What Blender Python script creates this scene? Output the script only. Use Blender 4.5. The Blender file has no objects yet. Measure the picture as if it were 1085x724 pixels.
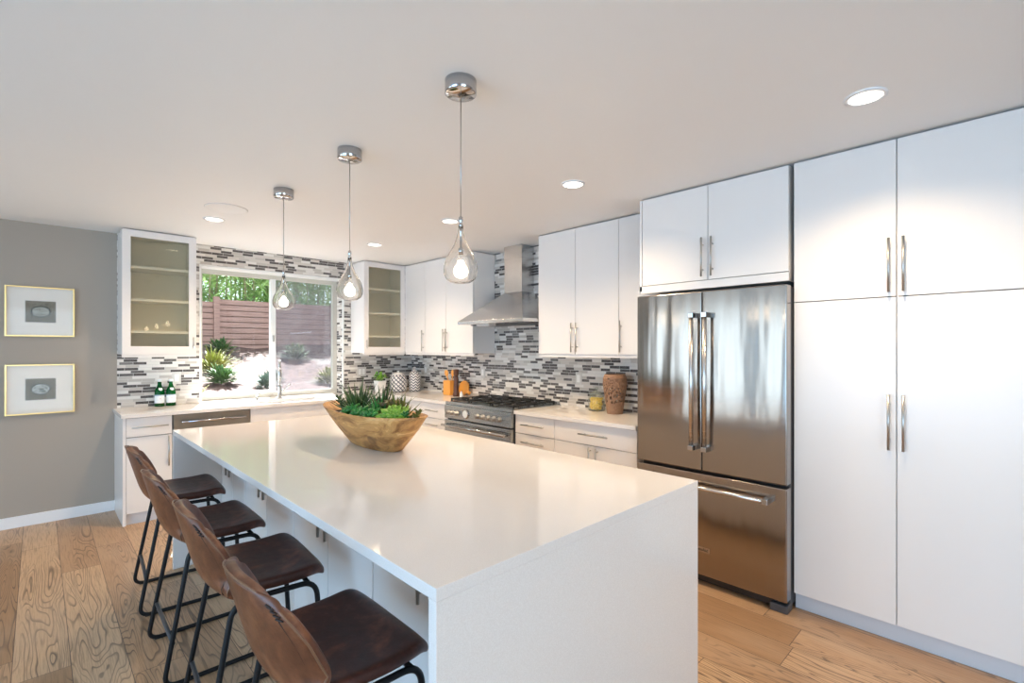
import bpy, bmesh, math, random
from mathutils import Vector, Matrix, Euler
random.seed(7)
PI = math.pi
scene = bpy.context.scene
COL = scene.collection

# ------------------------------------------------------------ camera
cam = bpy.data.cameras.new('camera')
cam.sensor_fit = 'HORIZONTAL'; cam.sensor_width = 36.0
cam.lens = 36.0 * 517.8 / 1085.0
cam.shift_y = 7.8 / 1085.0
cam.clip_start = 0.05
camo = bpy.data.objects.new('camera', cam); COL.objects.link(camo)
camo.location = (0, 0, 1.42)
camo.rotation_euler = (PI/2, 0, -math.radians(44.14))
scene.camera = camo

# ------------------------------------------------------------ world, sun, daylight
scene.view_settings.view_transform = 'Standard'
scene.view_settings.look = 'None'
scene.view_settings.exposure = -0.37
scene.view_settings.gamma = 1.0
scene.view_settings.use_curve_mapping = False
SKY_STRENGTH = 3.6
world = bpy.data.worlds.new('world'); scene.world = world
world.use_nodes = True
wn = world.node_tree; wn.nodes.clear()
wo = wn.nodes.new('ShaderNodeOutputWorld'); wb = wn.nodes.new('ShaderNodeBackground')
wb.inputs[0].default_value = (0.80, 0.90, 1.0, 1); wb.inputs[1].default_value = SKY_STRENGTH
wn.links.new(wb.outputs[0], wo.inputs[0])
SUN_E = 62.0
sun = bpy.data.lights.new('sun', 'SUN'); sun.energy = SUN_E; sun.angle = math.radians(0.6); sun.color = (0.96, 0.98, 1.0)
suno = bpy.data.objects.new('sun', sun); COL.objects.link(suno)
suno.rotation_euler = Euler((math.radians(-40), 0, math.radians(-18)))   # from beyond the garden, high: falls on the sill

def area(name, loc, rot, sx, sy, power, color, portal=False):
    l = bpy.data.lights.new(name, 'AREA'); l.shape = 'RECTANGLE'; l.size = sx; l.size_y = sy
    l.energy = power; l.color = color
    o = bpy.data.objects.new(name, l); COL.objects.link(o)
    o.location = loc; o.rotation_euler = rot
    if portal: l.cycles.is_portal = True
    return o
# daylight entering at the panes of the rear and left windows, behind the camera
area('daylight_rear', (-0.55, -3.45, 1.15), (PI/2+.30, 0, 0), 2.7, 2.3, 78, (0.50, 0.76, 1.0))
area('daylight_left', (-4.15, 4.1, 1.15), (PI/2+.30, 0, -PI/2), 2.2, 2.3, 44, (0.52, 0.80, 1.0))
area('daylight_left_near', (-4.0, 0.8, 1.2), (PI/2-.15, 0, -PI/2), 3.4, 2.3, 150, (0.14, 0.54, 1.0))
area('portal_kitchen_window', (1.86, 5.80, 1.57), (PI/2, 0, PI), 1.5, 1.3, 1, (1, 1, 1), True)
CAN_POWER = 84.0
CAN_COL = (1.0, 0.74, 0.46)
PENDANT_POWER = 17.0

# ------------------------------------------------------------ dimensions
XR, YB, ZC = 3.53, 5.53, 2.44        # right wall, window wall, ceiling
XL, YF = -3.6, -2.9
CT = 0.895                           # worktop height

# ------------------------------------------------------------ node helper
class S:
    """wraps a socket so that node maths reads like maths"""
    def __init__(s, nt, sock): s.nt = nt; s.k = sock
    def _m(s, op, *a):
        n = s.nt.nodes.new('ShaderNodeMath'); n.operation = op
        for i, v in enumerate((s,) + a):
            if isinstance(v, S): s.nt.links.new(v.k, n.inputs[i])
            else: n.inputs[i].default_value = v
        return S(s.nt, n.outputs[0])
    def __add__(s, o): return s._m('ADD', o)
    def __radd__(s, o): return s._m('ADD', o)
    def __sub__(s, o): return s._m('SUBTRACT', o)
    def __mul__(s, o): return s._m('MULTIPLY', o)
    def __rmul__(s, o): return s._m('MULTIPLY', o)
    def __truediv__(s, o): return s._m('DIVIDE', o)
    def floor(s): return s._m('FLOOR')
    def fract(s): return s._m('FRACT')
    def abs(s): return s._m('ABSOLUTE')
    def sin(s): return s._m('SINE')
    def gt(s, o): return s._m('GREATER_THAN', o)
    def lt(s, o): return s._m('LESS_THAN', o)
    def max(s, o): return s._m('MAXIMUM', o)
    def min(s, o): return s._m('MINIMUM', o)
    def pow(s, o): return s._m('POWER', o)
    def atan2(s, o): return s._m('ARCTAN2', o)
    def ping(s, o): return s._m('PINGPONG', o)
    def smooth(s, a, b):
        n = s.nt.nodes.new('ShaderNodeMapRange'); n.interpolation_type = 'SMOOTHSTEP'
        s.nt.links.new(s.k, n.inputs[0]); n.inputs[1].default_value = a; n.inputs[2].default_value = b
        return S(s.nt, n.outputs[0])

class Mat:
    def __init__(m, name, color=(.8,.8,.8), rough=.5, metal=0.0, **kw):
        m.m = bpy.data.materials.new(name); m.m.use_nodes = True
        m.nt = m.m.node_tree; m.b = m.nt.nodes['Principled BSDF']
        m.b.inputs['Base Color'].default_value = (*color, 1)
        m.b.inputs['Roughness'].default_value = rough
        m.b.inputs['Metallic'].default_value = metal
        for k, v in kw.items():
            m.b.inputs[k.replace('_', ' ')].default_value = v
    def coords(m):
        t = m.nt.nodes.new('ShaderNodeTexCoord'); x = m.nt.nodes.new('ShaderNodeSeparateXYZ')
        m.nt.links.new(t.outputs['Object'], x.inputs[0])
        return [S(m.nt, x.outputs[i]) for i in range(3)]
    def vec(m, x, y, z=0.0):
        c = m.nt.nodes.new('ShaderNodeCombineXYZ')
        for i, v in enumerate((x, y, z)):
            if isinstance(v, S): m.nt.links.new(v.k, c.inputs[i])
            else: c.inputs[i].default_value = v
        return S(m.nt, c.outputs[0])
    def noise(m, v, scale=5, detail=2, rough=.5, dist=0.0):
        n = m.nt.nodes.new('ShaderNodeTexNoise'); m.nt.links.new(v.k, n.inputs['Vector'])
        n.inputs['Scale'].default_value = scale; n.inputs['Detail'].default_value = detail
        n.inputs['Roughness'].default_value = rough; n.inputs['Distortion'].default_value = dist
        return S(m.nt, n.outputs[0])
    def white(m, v):
        n = m.nt.nodes.new('ShaderNodeTexWhiteNoise'); n.noise_dimensions = '3D'
        m.nt.links.new(v.k, n.inputs['Vector']); return S(m.nt, n.outputs['Value'])
    def ramp(m, f, stops, const=False):
        n = m.nt.nodes.new('ShaderNodeValToRGB'); m.nt.links.new(f.k, n.inputs[0])
        e = n.color_ramp.elements
        if const: n.color_ramp.interpolation = 'CONSTANT'
        while len(e) < len(stops): e.new(.5)
        for i, (p, c) in enumerate(stops): e[i].position = p; e[i].color = (*c, 1)
        return S(m.nt, n.outputs[0])
    def mix(m, f, a, b, mode='MIX'):
        n = m.nt.nodes.new('ShaderNodeMix'); n.data_type = 'RGBA'; n.blend_type = mode
        for i, v in ((0, f), (6, a), (7, b)):
            if isinstance(v, S): m.nt.links.new(v.k, n.inputs[i])
            elif i == 0: n.inputs[0].default_value = v
            else: n.inputs[i].default_value = (*v, 1)
        return S(m.nt, n.outputs[2])
    def set(m, inp, v): m.nt.links.new(v.k, m.b.inputs[inp])
    def bump(m, h, strength=.2, dist=.01):
        n = m.nt.nodes.new('ShaderNodeBump'); m.nt.links.new(h.k, n.inputs['Height'])
        n.inputs['Strength'].default_value = strength; n.inputs['Distance'].default_value = dist
        m.nt.links.new(n.outputs[0], m.b.inputs['Normal'])

M = {}
def simple(name, *a, **k): M[name] = Mat(name, *a, **k).m; return M[name]

simple('ceiling_paint', (.90, .885, .87), .55)
def paint(name, c, r=.6):
    m = Mat(name, c, r); x, y, z = m.coords()
    m.bump(m.noise(m.vec(x, y, z), 220, 2), .05, .002); M[name] = m.m
paint('greige_paint', (.38, .335, .285), .55)
paint('white_wall_paint', (.78, .77, .75))
simple('trim_white', (.84, .84, .85), .35)
simple('cabinet_white', (.83, .80, .775), .22)
simple('cabinet_interior', (.86, .80, .68), .5)
simple('shelf_white', (.92, .91, .88), .4)
simple('toe_kick_white', (.66, .67, .70), .4)
simple('gap_shade_dark', (.06, .055, .05), .7)
simple('chrome', (.50, .49, .49), .07, 1.0)
simple('handle_nickel', (.50, .49, .47), .28, 1.0)
simple('black_steel', (.006, .006, .007), .45, 0.0, Specular_IOR_Level=.3)
simple('black_plastic', (.02, .02, .022), .4)
simple('dark_grey_plastic', (.07, .07, .075), .4)
simple('steel_grey_paint', (.05, .05, .055), .4)
simple('cast_iron', (.018, .018, .018), .55)
simple('switch_white', (.86, .85, .83), .35)
simple('switch_plate', (.62, .60, .57), .35)
simple('gold_frame', (.78, .56, .24), .3, 1.0)
simple('mat_board', (.90, .86, .79), .7)
simple('vinyl_frame', (.55, .54, .49), .4)
simple('sash_white', (.82, .84, .83), .4)
simple('cup_white', (.85, .84, .82), .35)
simple('orange_wood', (.80, .36, .07), .4)
simple('label_white', (.80, .84, .86), .5)
simple('label_blue', (.10, .22, .45), .5)
simple('label_red', (.7, .05, .05), .5)
simple('yellow_pasta', (.90, .60, .03), .5)
simple('soil', (.035, .025, .018), .9)

def quartz():
    m = Mat('quartz', (.80, .755, .72), .07); x, y, z = m.coords(); v = m.vec(x, y, z)
    n = m.noise(v, 380, 2)
    m.set('Base Color', m.ramp(n, [(.3, (.79, .745, .705)), (.62, (.85, .81, .775)), (.75, (.88, .85, .82))]))
    M['quartz'] = m.m
quartz()

def floor_mat():
    m = Mat('oak_planks', (.4, .3, .2), .38); x, y, z = m.coords()
    W, L = .19, 1.9
    xi = ((x + .082) / W); row = xi.floor()
    off = m.white(m.vec(row, 3.3, 1.7)) * L
    yi = (y + off) / L; cell = yi.floor()
    r1 = m.white(m.vec(row, cell, .5)); r2 = m.white(m.vec(row, cell, 7.5))
    gv = m.vec(x * 7.5 + r1 * 37.0, y * .95 + r2 * 21.0, r1 * 9.0)
    n = m.noise(gv, 1.15, 1.6, .45, .35)
    rings = (n * 20.0).fract()
    line = rings.smooth(.62, .92) * (rings.smooth(1.0, .93))
    fine = m.noise(m.vec(x * 60.0, y * 2.2, r1 * 5.0), 3.0, 3, .6)
    base = m.ramp(r1, [(0, (.36, .21, .11)), (.35, (.44, .268, .15)), (.7, (.52, .33, .19)), (1, (.60, .405, .245))])
    c = m.mix(line * (m.noise(gv, .9, 0).smooth(.38, .55)) * .85, base, (.085, .045, .026))
    c = m.mix(fine.smooth(.42, .72) * .6, c, (.22, .13, .07))
    cloud = m.noise(m.vec(x * 2.0, y * .7, r2 * 4.0), 2.0, 2)
    c = m.mix(cloud.smooth(.4, .75) * .35, c, (.54, .40, .28))
    fx = (xi.fract() - .5).abs(); fy = (yi.fract() - .5).abs()
    gap = fx.gt(.5 - .0015/W*1.0).max(fy.gt(.5 - .0016/L))
    c = m.mix(gap * .8, c, (.035, .022, .015))
    m.set('Base Color', c)
    m.bump((line * -.4) + fine * .2 + gap * -1.5, .25, .002)
    M['floor'] = m.m
floor_mat()

def tile(name, axis):
    m = Mat(name, (.5, .5, .5), .16); x, y, z = m.coords(); u = x if axis == 'x' else y
    PU, PV = .0985, .0256
    v = (z + .004) / PV; row = v.floor()
    off = m.white(m.vec(row, 5.1, 2.0))
    uu = u / PU + (off * 4.0).floor() * .25 + row * .19
    cell = uu.floor()
    r = m.white(m.vec(row, cell, 9.3)); r2 = m.white(m.vec(row, cell, 4.1))
    # clumps of dark strips, as in the mosaic sheets
    cl = m.noise(m.vec(cell * .55 + row * .33, row * .42, 1.0), 1.0, 0)
    k = r + (cl - .5) * 1.15
    c = m.ramp(k, [(0, (.062, .052, .050)), (.24, (.10, .086, .082)), (.34, (.19, .175, .168)), (.38, (.52, .48, .44)), (.55, (.64, .59, .54)), (.75, (.78, .75, .71))], True)
    grain = m.noise(m.vec(u * 9.0, z * 120.0, r2 * 20.0), 4.0, 2)
    c = m.mix(grain.smooth(.35, .8) * .25, c, (.55, .53, .50))
    gu = (uu.fract() - .5).abs().gt(.5 - .0014/PU); gv = (v.fract() - .5).abs().gt(.5 - .0017/PV)
    g = gu.max(gv)
    c = m.mix(g, c, (.62, .60, .575))
    m.set('Base Color', c); m.set('Roughness', (g * .5) + .14 + r2 * .14)
    m.bump(g * -1.0 + r2 * .4, .35, .002)
    M[name] = m.m
tile('mosaic_x', 'x'); tile('mosaic_y', 'y')

def steel(name, c, r, warp, axis='y'):
    m = Mat(name, c, r, 1.0); x, y, z = m.coords(); u = x if axis == 'x' else y
    br = m.noise(m.vec(x * 2.0, y * 2.0, z * 600.0), 1.0, 2)
    m.set('Roughness', br * .12 + (r - .05))
    if warp: m.bump(m.noise(m.vec(x * 5.5, y * 5.5, z * .6), 1.3, 1.5), warp, .03)
    M[name] = m.m
steel('stainless', (.37, .33, .295), .16, .4)
steel('stainless_hood', (.62, .61, .60), .24, 0)
steel('stainless_range', (.42, .44, .44), .26, 0)
steel('stainless_dishwasher', (.27, .255, .235), .3, 0)

def leather(name, dark, mid, light):
    m = Mat(name, mid, .36); x, y, z = m.coords(); v = m.vec(x, y, z)
    n = m.noise(v, 9, 5, .65, .3)
    c = m.ramp(n, [(.30, dark), (.52, mid), (.75, light)])
    m.set('Base Color', c)
    m.set('Roughness', m.noise(v, 30, 3) * .2 + .26)
    m.bump(m.noise(v, 240, 3) + m.noise(v, 14, 2) * .8, .14, .003)
    M[name] = m.m
leather('leather_seat', (.018, .005, .003), (.055, .015, .009), (.19, .062, .030))
leather('leather_back_lit', (.065, .020, .009), (.155, .054, .024), (.28, .110, .048))  # same leather as the seat, with light on the back painted in as tan
simple('thread_dark', (.02, .012, .01), .6)
simple('leather_piping', (.20, .10, .05), .3)

def bowl_mat():
    m = Mat('carved_wood', (.5, .3, .15), .55); x, y, z = m.coords()
    v = m.vec(x * 2.2, y * 1.0, z * 2.6)
    n = m.noise(v, 5, 3, .6, 1.2); r = (n * 7.0).fract()
    c = m.ramp(n, [(.3, (.22, .085, .022)), (.45, (.44, .21, .062)), (.58, (.60, .32, .105)), (.72, (.74, .47, .20))])
    c = m.mix(r.smooth(.7, 1.0) * .35, c, (.25, .13, .05))
    f = m.noise(m.vec(x * 20.0, y * 3.0, z * 20.0), 6, 3)
    c = m.mix(f.smooth(.5, .8) * .35, c, (.26, .14, .06))
    k = m.noise(m.vec(x + 3.1, y, z), 9, 1).smooth(.68, .74)
    c = m.mix(k * .6, c, (.15, .07, .03))
    m.set('Base Color', c); m.bump(f + n, .3, .004); M['carved_wood'] = m.m
bowl_mat()
simple('mill_wood', (.10, .035, .015), .35)
def vase_mat():
    m = Mat('terracotta_weave', (.42, .24, .14), .6); x, y, z = m.coords()
    n = m.noise(m.vec(x, y, z), 70, 3); m.set('Base Color', m.ramp(n, [(.3, (.26, .14, .08)), (.7, (.35, .20, .12))]))
    m.bump(n, .3, .003); M['terracotta_weave'] = m.m
vase_mat()
def zigzag(name, ku, kv, amp, kind):
    m = Mat(name, (.8, .8, .8), .35); x, y, z = m.coords()
    a = y.atan2(x) / (2 * PI) * ku
    if kind == 'chevron':
        f = (z * kv + (a.fract() - .5).abs() * amp).fract()
        k = f.smooth(.42, .5) * f.smooth(.98, .92)
    else:
        f = ((z * kv * .5 + a).fract() - .5).abs(); g = ((z * kv * .5 - a).fract() - .5).abs()
        w = ((z * kv).floor() * .5).fract().gt(.25)
        k = f.lt(.17).max(g.lt(.11))
    m.set('Base Color', m.mix(k, (.82, .80, .78), (.10, .11, .15)))
    M[name] = m.m
zigzag('chevron_ceramic', 8, 30, 1.5, 'chevron'); zigzag('woven_ceramic', 12, 40, 1, 'weave')

def leafmat(name, dark, light, rough=.45, sc=12):
    m = Mat(name, dark, rough); x, y, z = m.coords(); n = m.noise(m.vec(x, y, z), sc, 2)
    m.set('Base Color', m.ramp(n, [(.35, dark), (.65, light)])); M[name] = m.m
leafmat('aloe_green', (.030, .065, .018), (.085, .14, .035))
leafmat('jade_green', (.015, .13, .022), (.06, .30, .05), .35)
leafmat('lime_green', (.10, .26, .02), (.26, .48, .05), .4)
leafmat('olive_green', (.075, .085, .012), (.19, .20, .03))
leafmat('red_green', (.10, .055, .015), (.16, .14, .03))
leafmat('garden_green', (0.025, 0.084, 0.013), (0.101, 0.193, 0.050), .6, 3)
leafmat('garden_yellow', (0.168, 0.202, 0.025), (0.315, 0.302, 0.067), .6, 3)
leafmat('garden_silver', (0.067, 0.118, 0.084), (0.160, 0.210, 0.176), .6, 3)
leafmat('bamboo_leaf', (.18, .34, .07), (.52, .70, .26), .6, 2)
leafmat('bamboo_cane', (.24, .20, .10), (.50, .44, .26), .6, 2)
leafmat('basil_leaf', (.10, .30, .02), (.30, .52, .06), .45)
def mulch():
    m = Mat('bark_mulch', (.3, .15, .1), .9); x, y, z = m.coords(); v = m.vec(x, y, z)
    a = m.noise(v, 9, 5, .8); b = m.noise(v, 1.1, 2)
    c = m.ramp(a, [(.38, (.016, .006, .005)), (.50, (.075, .030, .023)), (.62, (.15, .095, .078))])
    c = m.mix(b.smooth(.585, .62) * .8, c, (.13, .115, .10))  # pale patches paint sunlit ground into the mulch colour
    m.set('Base Color', c); m.bump(a, .8, .04); M['bark_mulch'] = m.m
mulch()
def fence_mat():
    m = Mat('fence_wood', (.42, .24, .19), .75); x, y, z = m.coords()
    n = m.noise(m.vec(x * 1.0, y, z * 18.0), 2.0, 3)
    m.set('Base Color', m.ramp(n, [(.3, (.24, .135, .11)), (.7, (.40, .245, .205))])); M['fence_wood'] = m.m
fence_mat()

def glassmat(name, tint, ior=1.45, rough=0.0, alpha=None):
    mt = bpy.data.materials.new(name); mt.use_nodes = True; nt = mt.node_tree; nt.nodes.clear()
    o = nt.nodes.new('ShaderNodeOutputMaterial'); t = nt.nodes.new('ShaderNodeBsdfTransparent'); g = nt.nodes.new('ShaderNodeBsdfGlossy')
    t.inputs[0].default_value = (*tint, 1); g.inputs['Roughness'].default_value = rough
    lw = nt.nodes.new('ShaderNodeLayerWeight'); r0 = ((ior-1)/(ior+1))**2   # Schlick, the same for both faces of a pane
    f = (S(nt, lw.outputs['Facing']).pow(5.0) * (1-r0) + r0).min(1.0)
    mx = nt.nodes.new('ShaderNodeMixShader')
    nt.links.new(f.k, mx.inputs[0]); nt.links.new(t.outputs[0], mx.inputs[1]); nt.links.new(g.outputs[0], mx.inputs[2])
    last = mx
    if alpha:
        d = nt.nodes.new('ShaderNodeBsdfDiffuse'); d.inputs[0].default_value = (*alpha[1], 1)
        m2 = nt.nodes.new('ShaderNodeMixShader'); m2.inputs[0].default_value = alpha[0]
        nt.links.new(mx.outputs[0], m2.inputs[1]); nt.links.new(d.outputs[0], m2.inputs[2]); last = m2
    nt.links.new(last.outputs[0], o.inputs[0]); M[name] = mt
glassmat('window_glass', (.97, .99, .98))
glassmat('cabinet_glass', (.95, .94, .88), alpha=(.10, (.45, .42, .34)))
glassmat('picture_glass', (.98, .98, .98), 1.22)
glassmat('screen_mesh', (.95, .95, .97), alpha=(.30, (.26, .25, .29)))
glassmat('jar_glass', (.93, .95, .92), 1.5, alpha=(.16, (.55, .60, .50)))
glassmat('green_glass', (.02, .30, .06), alpha=(.35, (.0, .16, .03)))
def pendant_glass():
    m = Mat('pendant_glass', (1, .98, .95), .10); m.b.inputs['Transmission Weight'].default_value = 1; m.b.inputs['IOR'].default_value = 1.18
    x, y, z = m.coords(); m.bump(m.noise(m.vec(x, y, z * .5), 60, 2), .5, .004); M['pendant_glass'] = m.m
pendant_glass()
def emit(name, c, s):
    m = Mat(name, c, .5); m.b.inputs['Emission Color'].default_value = (*c, 1); m.b.inputs['Emission Strength'].default_value = s; M[name] = m.m
emit('can_lens', (1, .93, .82), 9.0)
emit('bulb', (1, .90, .74), 30.0)

# ------------------------------------------------------------ mesh helpers
def _bm(): return bmesh.new()
def box(bm, x0, x1, y0, y1, z0, z1, bev=0.0, seg=2):
    r = bmesh.ops.create_cube(bm, size=1.0)
    bmesh.ops.scale(bm, vec=(x1-x0, y1-y0, z1-z0), verts=r['verts'])
    bmesh.ops.translate(bm, vec=((x0+x1)/2, (y0+y1)/2, (z0+z1)/2), verts=r['verts'])
    if bev:
        es = list({e for v in r['verts'] for e in v.link_edges})
        bmesh.ops.bevel(bm, geom=es, offset=bev, segments=seg, profile=.6, affect='EDGES')
def lathe(bm, prof, seg=32, cx=0, cy=0, cap0=True, cap1=True):
    rings = []
    for r, z in prof:
        rings.append([bm.verts.new((cx + r*math.cos(2*PI*i/seg), cy + r*math.sin(2*PI*i/seg), z)) for i in range(seg)])
    for a, b in zip(rings, rings[1:]):
        for i in range(seg):
            f = bm.faces.new((a[i], a[(i+1) % seg], b[(i+1) % seg], b[i])); f.smooth = True
    if cap0: bm.faces.new(rings[0][::-1])
    if cap1: bm.faces.new(rings[-1])
    return rings
def tube(bm, pts, r, seg=10, closed=False, cap=True):
    pts = [Vector(p) for p in pts]; n = len(pts); rings = []
    nrm = None
    for i in range(n):
        if closed: t = (pts[(i+1) % n] - pts[i-1]).normalized()
        else: t = (pts[min(i+1, n-1)] - pts[max(i-1, 0)]).normalized()
        if nrm is None:
            up = Vector((0, 0, 1)) if abs(t.z) < .9 else Vector((1, 0, 0)); nrm = t.cross(up).normalized()
        nrm = (nrm - t * nrm.dot(t)).normalized(); b = t.cross(nrm)
        rr = r[i] if isinstance(r, (list, tuple)) else r
        rings.append([bm.verts.new(pts[i] + (nrm*math.cos(2*PI*k/seg) + b*math.sin(2*PI*k/seg))*rr) for k in range(seg)])
    m = n if closed else n-1
    for i in range(m):
        a, b = rings[i], rings[(i+1) % n]
        for k in range(seg):
            f = bm.faces.new((a[k], a[(k+1) % seg], b[(k+1) % seg], b[k])); f.smooth = True
    if cap and not closed: bm.faces.new(rings[0][::-1]); bm.faces.new(rings[-1])
def fillet(pts, r, n=6, closed=False):
    pts = [Vector(p) for p in pts]; out = []; N = len(pts)
    for i in range(N):
        if not closed and i in (0, N-1): out.append(pts[i]); continue
        p, a, b = pts[i], pts[i-1], pts[(i+1) % N]
        rr = min(r, (a-p).length*.45, (b-p).length*.45)
        s, e = p + (a-p).normalized()*rr, p + (b-p).normalized()*rr
        for k in range(n+1):
            t = k/n; out.append(s*(1-t)**2 + p*2*t*(1-t) + e*t*t)
    return out
def grid(bm, fn, nu, nv, wrap=False):
    vs = [[bm.verts.new(fn(i/(nu-1), j/(nv if wrap else nv-1))) for j in range(nv)] for i in range(nu)]
    for i in range(nu-1):
        for j in range(nv if wrap else nv-1):
            f = bm.faces.new((vs[i][j], vs[i][(j+1) % nv], vs[i+1][(j+1) % nv], vs[i+1][j])); f.smooth = True
    return vs
def ball(bm, c, r, sx=1, sy=1, sz=1, sub=2, rot=None):
    q = bmesh.ops.create_icosphere(bm, subdivisions=sub, radius=r)
    bmesh.ops.scale(bm, vec=(sx, sy, sz), verts=q['verts'])
    if rot: bmesh.ops.rotate(bm, matrix=rot.to_matrix(), verts=q['verts'])
    bmesh.ops.translate(bm, vec=c, verts=q['verts'])
    for v in q['verts']:
        for f in v.link_faces: f.smooth = True
def obj(name, bm, mat, parent=None, loc=None, recalc=True):
    if recalc: bmesh.ops.recalc_face_normals(bm, faces=bm.faces)
    me = bpy.data.meshes.new(name); bm.to_mesh(me); bm.free()
    me.materials.append(M[mat] if isinstance(mat, str) else mat)
    o = bpy.data.objects.new(name, me); COL.objects.link(o)
    if parent: o.parent = parent
    if loc: o.location = loc
    return o
def tag(o, label=None, cat=None, group=None, kind=None):
    if label: o['label'] = label
    if cat: o['category'] = cat
    if group: o['group'] = group
    if kind: o['kind'] = kind
    return o
def thing(name, label, cat, loc=(0, 0, 0), rz=0.0, group=None):
    o = bpy.data.objects.new(name, None); COL.objects.link(o); o.empty_display_size = .05
    o.location = loc; o.rotation_euler = (0, 0, rz)
    return tag(o, label, cat, group)
def struct(name, bm, mat, parent=None):
    o = obj(name, bm, mat, parent)
    if not parent: o['kind'] = 'structure'
    return o
def bx(name, dims, mat, parent=None, bev=0.0):
    bm = _bm(); box(bm, *dims, bev); return obj(name, bm, mat, parent)
def dup(root, loc, rz, label=None, group=None):
    def cp(o, par):
        c = o.copy(); COL.objects.link(c)
        if par: c.parent = par
        for ch in list(o.children): cp(ch, c)
        return c
    c = cp(root, None); c.location = loc; c.rotation_euler = (0, 0, rz)
    if label: c['label'] = label
    if group: c['group'] = group
    return c
def smooth_mod(o, lv=2):
    s = o.modifiers.new('sub', 'SUBSURF'); s.levels = lv; s.render_levels = lv; return o

# ------------------------------------------------------------ room shell
bm = _bm(); box(bm, XL-.1, XR+.1, YF-.1, YB+.0, -.1, 0); struct('floor', bm, 'floor')
bm = _bm(); box(bm, XL-.1, XR+.1, YF-.1, YB+.35, ZC, ZC+.12); struct('ceiling', bm, 'ceiling_paint')
WX0, WX1, WZ0, WZ1 = 1.132, 2.593, CT, 2.24     # window opening
WT = .24                                        # wall thickness
bm = _bm()                                      # window wall: painted part
box(bm, XL-.1, .503, YB, YB+WT, -.1, ZC)
struct('wall_back', bm, 'greige_paint')
bm = _bm()
box(bm, .503, WX0, YB, YB+WT, -.1, ZC); box(bm, WX1, XR+.1, YB, YB+WT, -.1, ZC)
box(bm, WX0, WX1, YB, YB+WT, WZ1, ZC); box(bm, WX0, WX1, YB, YB+WT, -.1, WZ0-.032)
struct('wall_window', bm, 'mosaic_x')
bm = _bm()
box(bm, WX1-.008, WX1, YB+.014, YB+.165, WZ0, WZ1-.012); box(bm, WX0, WX0+.008, YB+.014, YB+.165, WZ0, WZ1-.012)
struct('trim_1', bm, 'mosaic_y')
bm = _bm()
box(bm, WX1-.012, WX1+.004, YB-.004, YB+.014, WZ0, WZ1+.004); box(bm, WX0-.004, WX0+.012, YB-.004, YB+.014, WZ0, WZ1+.004)
box(bm, WX0+.012, WX1-.012, YB-.004, YB+.165, WZ1-.012, WZ1+.004)
struct('trim_2', bm, 'sash_white')
bm = _bm(); box(bm, XR, XR+.12, YF-.1, YB, -.1, ZC); struct('wall_right', bm, 'mosaic_y')
# left and rear walls with their glazed openings, behind the camera
bm = _bm()
for y0, y1 in ((YF, -.8), (2.4, 3.1), (5.1, YB)): box(bm, XL-.12, XL, y0, y1, 0, ZC)
for y0, y1 in ((-.8, 2.4), (3.1, 5.1)): box(bm, XL-.12, XL, y0, y1, 2.3, ZC); box(bm, XL-.12, XL, y0, y1, 0, .1)
struct('wall_left', bm, 'white_wall_paint')
bm = _bm()
box(bm, XL, -1.9, YF-.12, YF, 0, ZC); box(bm, .8, XR, YF-.12, YF, 0, ZC); box(bm, -1.9, .8, YF-.12, YF, 2.32, ZC); box(bm, -1.9, .8, YF-.12, YF, 0, .12)
struct('wall_front', bm, 'white_wall_paint')
bm = _bm(); box(bm, XL, .487, YB-.014, YB, 0, .088, .002); struct('baseboard_back', bm, 'trim_white')

# kitchen window
bm = _bm()
FY0, FY1 = YB+.165, YB+.225
box(bm, WX0, WX0+.055, FY0, FY1, CT, WZ1); box(bm, WX1-.055, WX1, FY0, FY1, CT, WZ1)
box(bm, WX0+.055, WX1-.055, FY0, FY1, WZ1-.055, WZ1); box(bm, WX0+.055, WX1-.055, FY0, FY1, CT, CT+.05)
w1 = struct('window_1', bm, 'vinyl_frame')
bx('sash_stile', (1.833, 1.885, FY0-.012, FY1-.012, CT+.05, WZ1-.055), 'sash_white', w1, .003)
bx('sash_latch', (1.850, 1.866, FY0-.026, FY0-.012, 1.50, 1.57), 'handle_nickel', w1, .002)
bx('sash_rail', (WX0+.055, 1.833, FY0-.006, FY1-.02, CT+.05, CT+.075), 'sash_white', w1, .002)
bx('pane', (WX0+.055, 1.833, FY0+.030, FY0+.034, CT+.075, WZ1-.055), 'window_glass', w1)
bx('pane', (1.885, WX1-.055, FY0+.030, FY0+.034, CT+.05, WZ1-.055), 'window_glass', w1)
bx('insect_screen', (1.885, WX1-.055, FY0+.050, FY0+.052, CT+.05, WZ1-.055), 'screen_mesh', w1)
# left glazed wall and rear glazed wall: frames
bm = _bm()
for y in (-.8, .24, 1.3, 2.34, 3.1, 3.45, 4.05, 4.40, 5.04): box(bm, XL-.05, XL+.03, y, y+.06, .1, 2.3)
for z in (.1, 2.24): box(bm, XL-.03, XL+.03, -.8, 2.4, z, z+.06); box(bm, XL-.03, XL+.03, 3.1, 5.1, z, z+.06)
struct('window_2', bm, 'sash_white')
bm = _bm()
for x in (-1.9, -.6, .74): box(bm, x, x+.06, YF-.03, YF+.03, .12, 2.32)
for z in (.12, 2.26): box(bm, -1.9, .8, YF-.03, YF+.03, z, z+.06)
struct('window_3', bm, 'sash_white')

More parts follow.
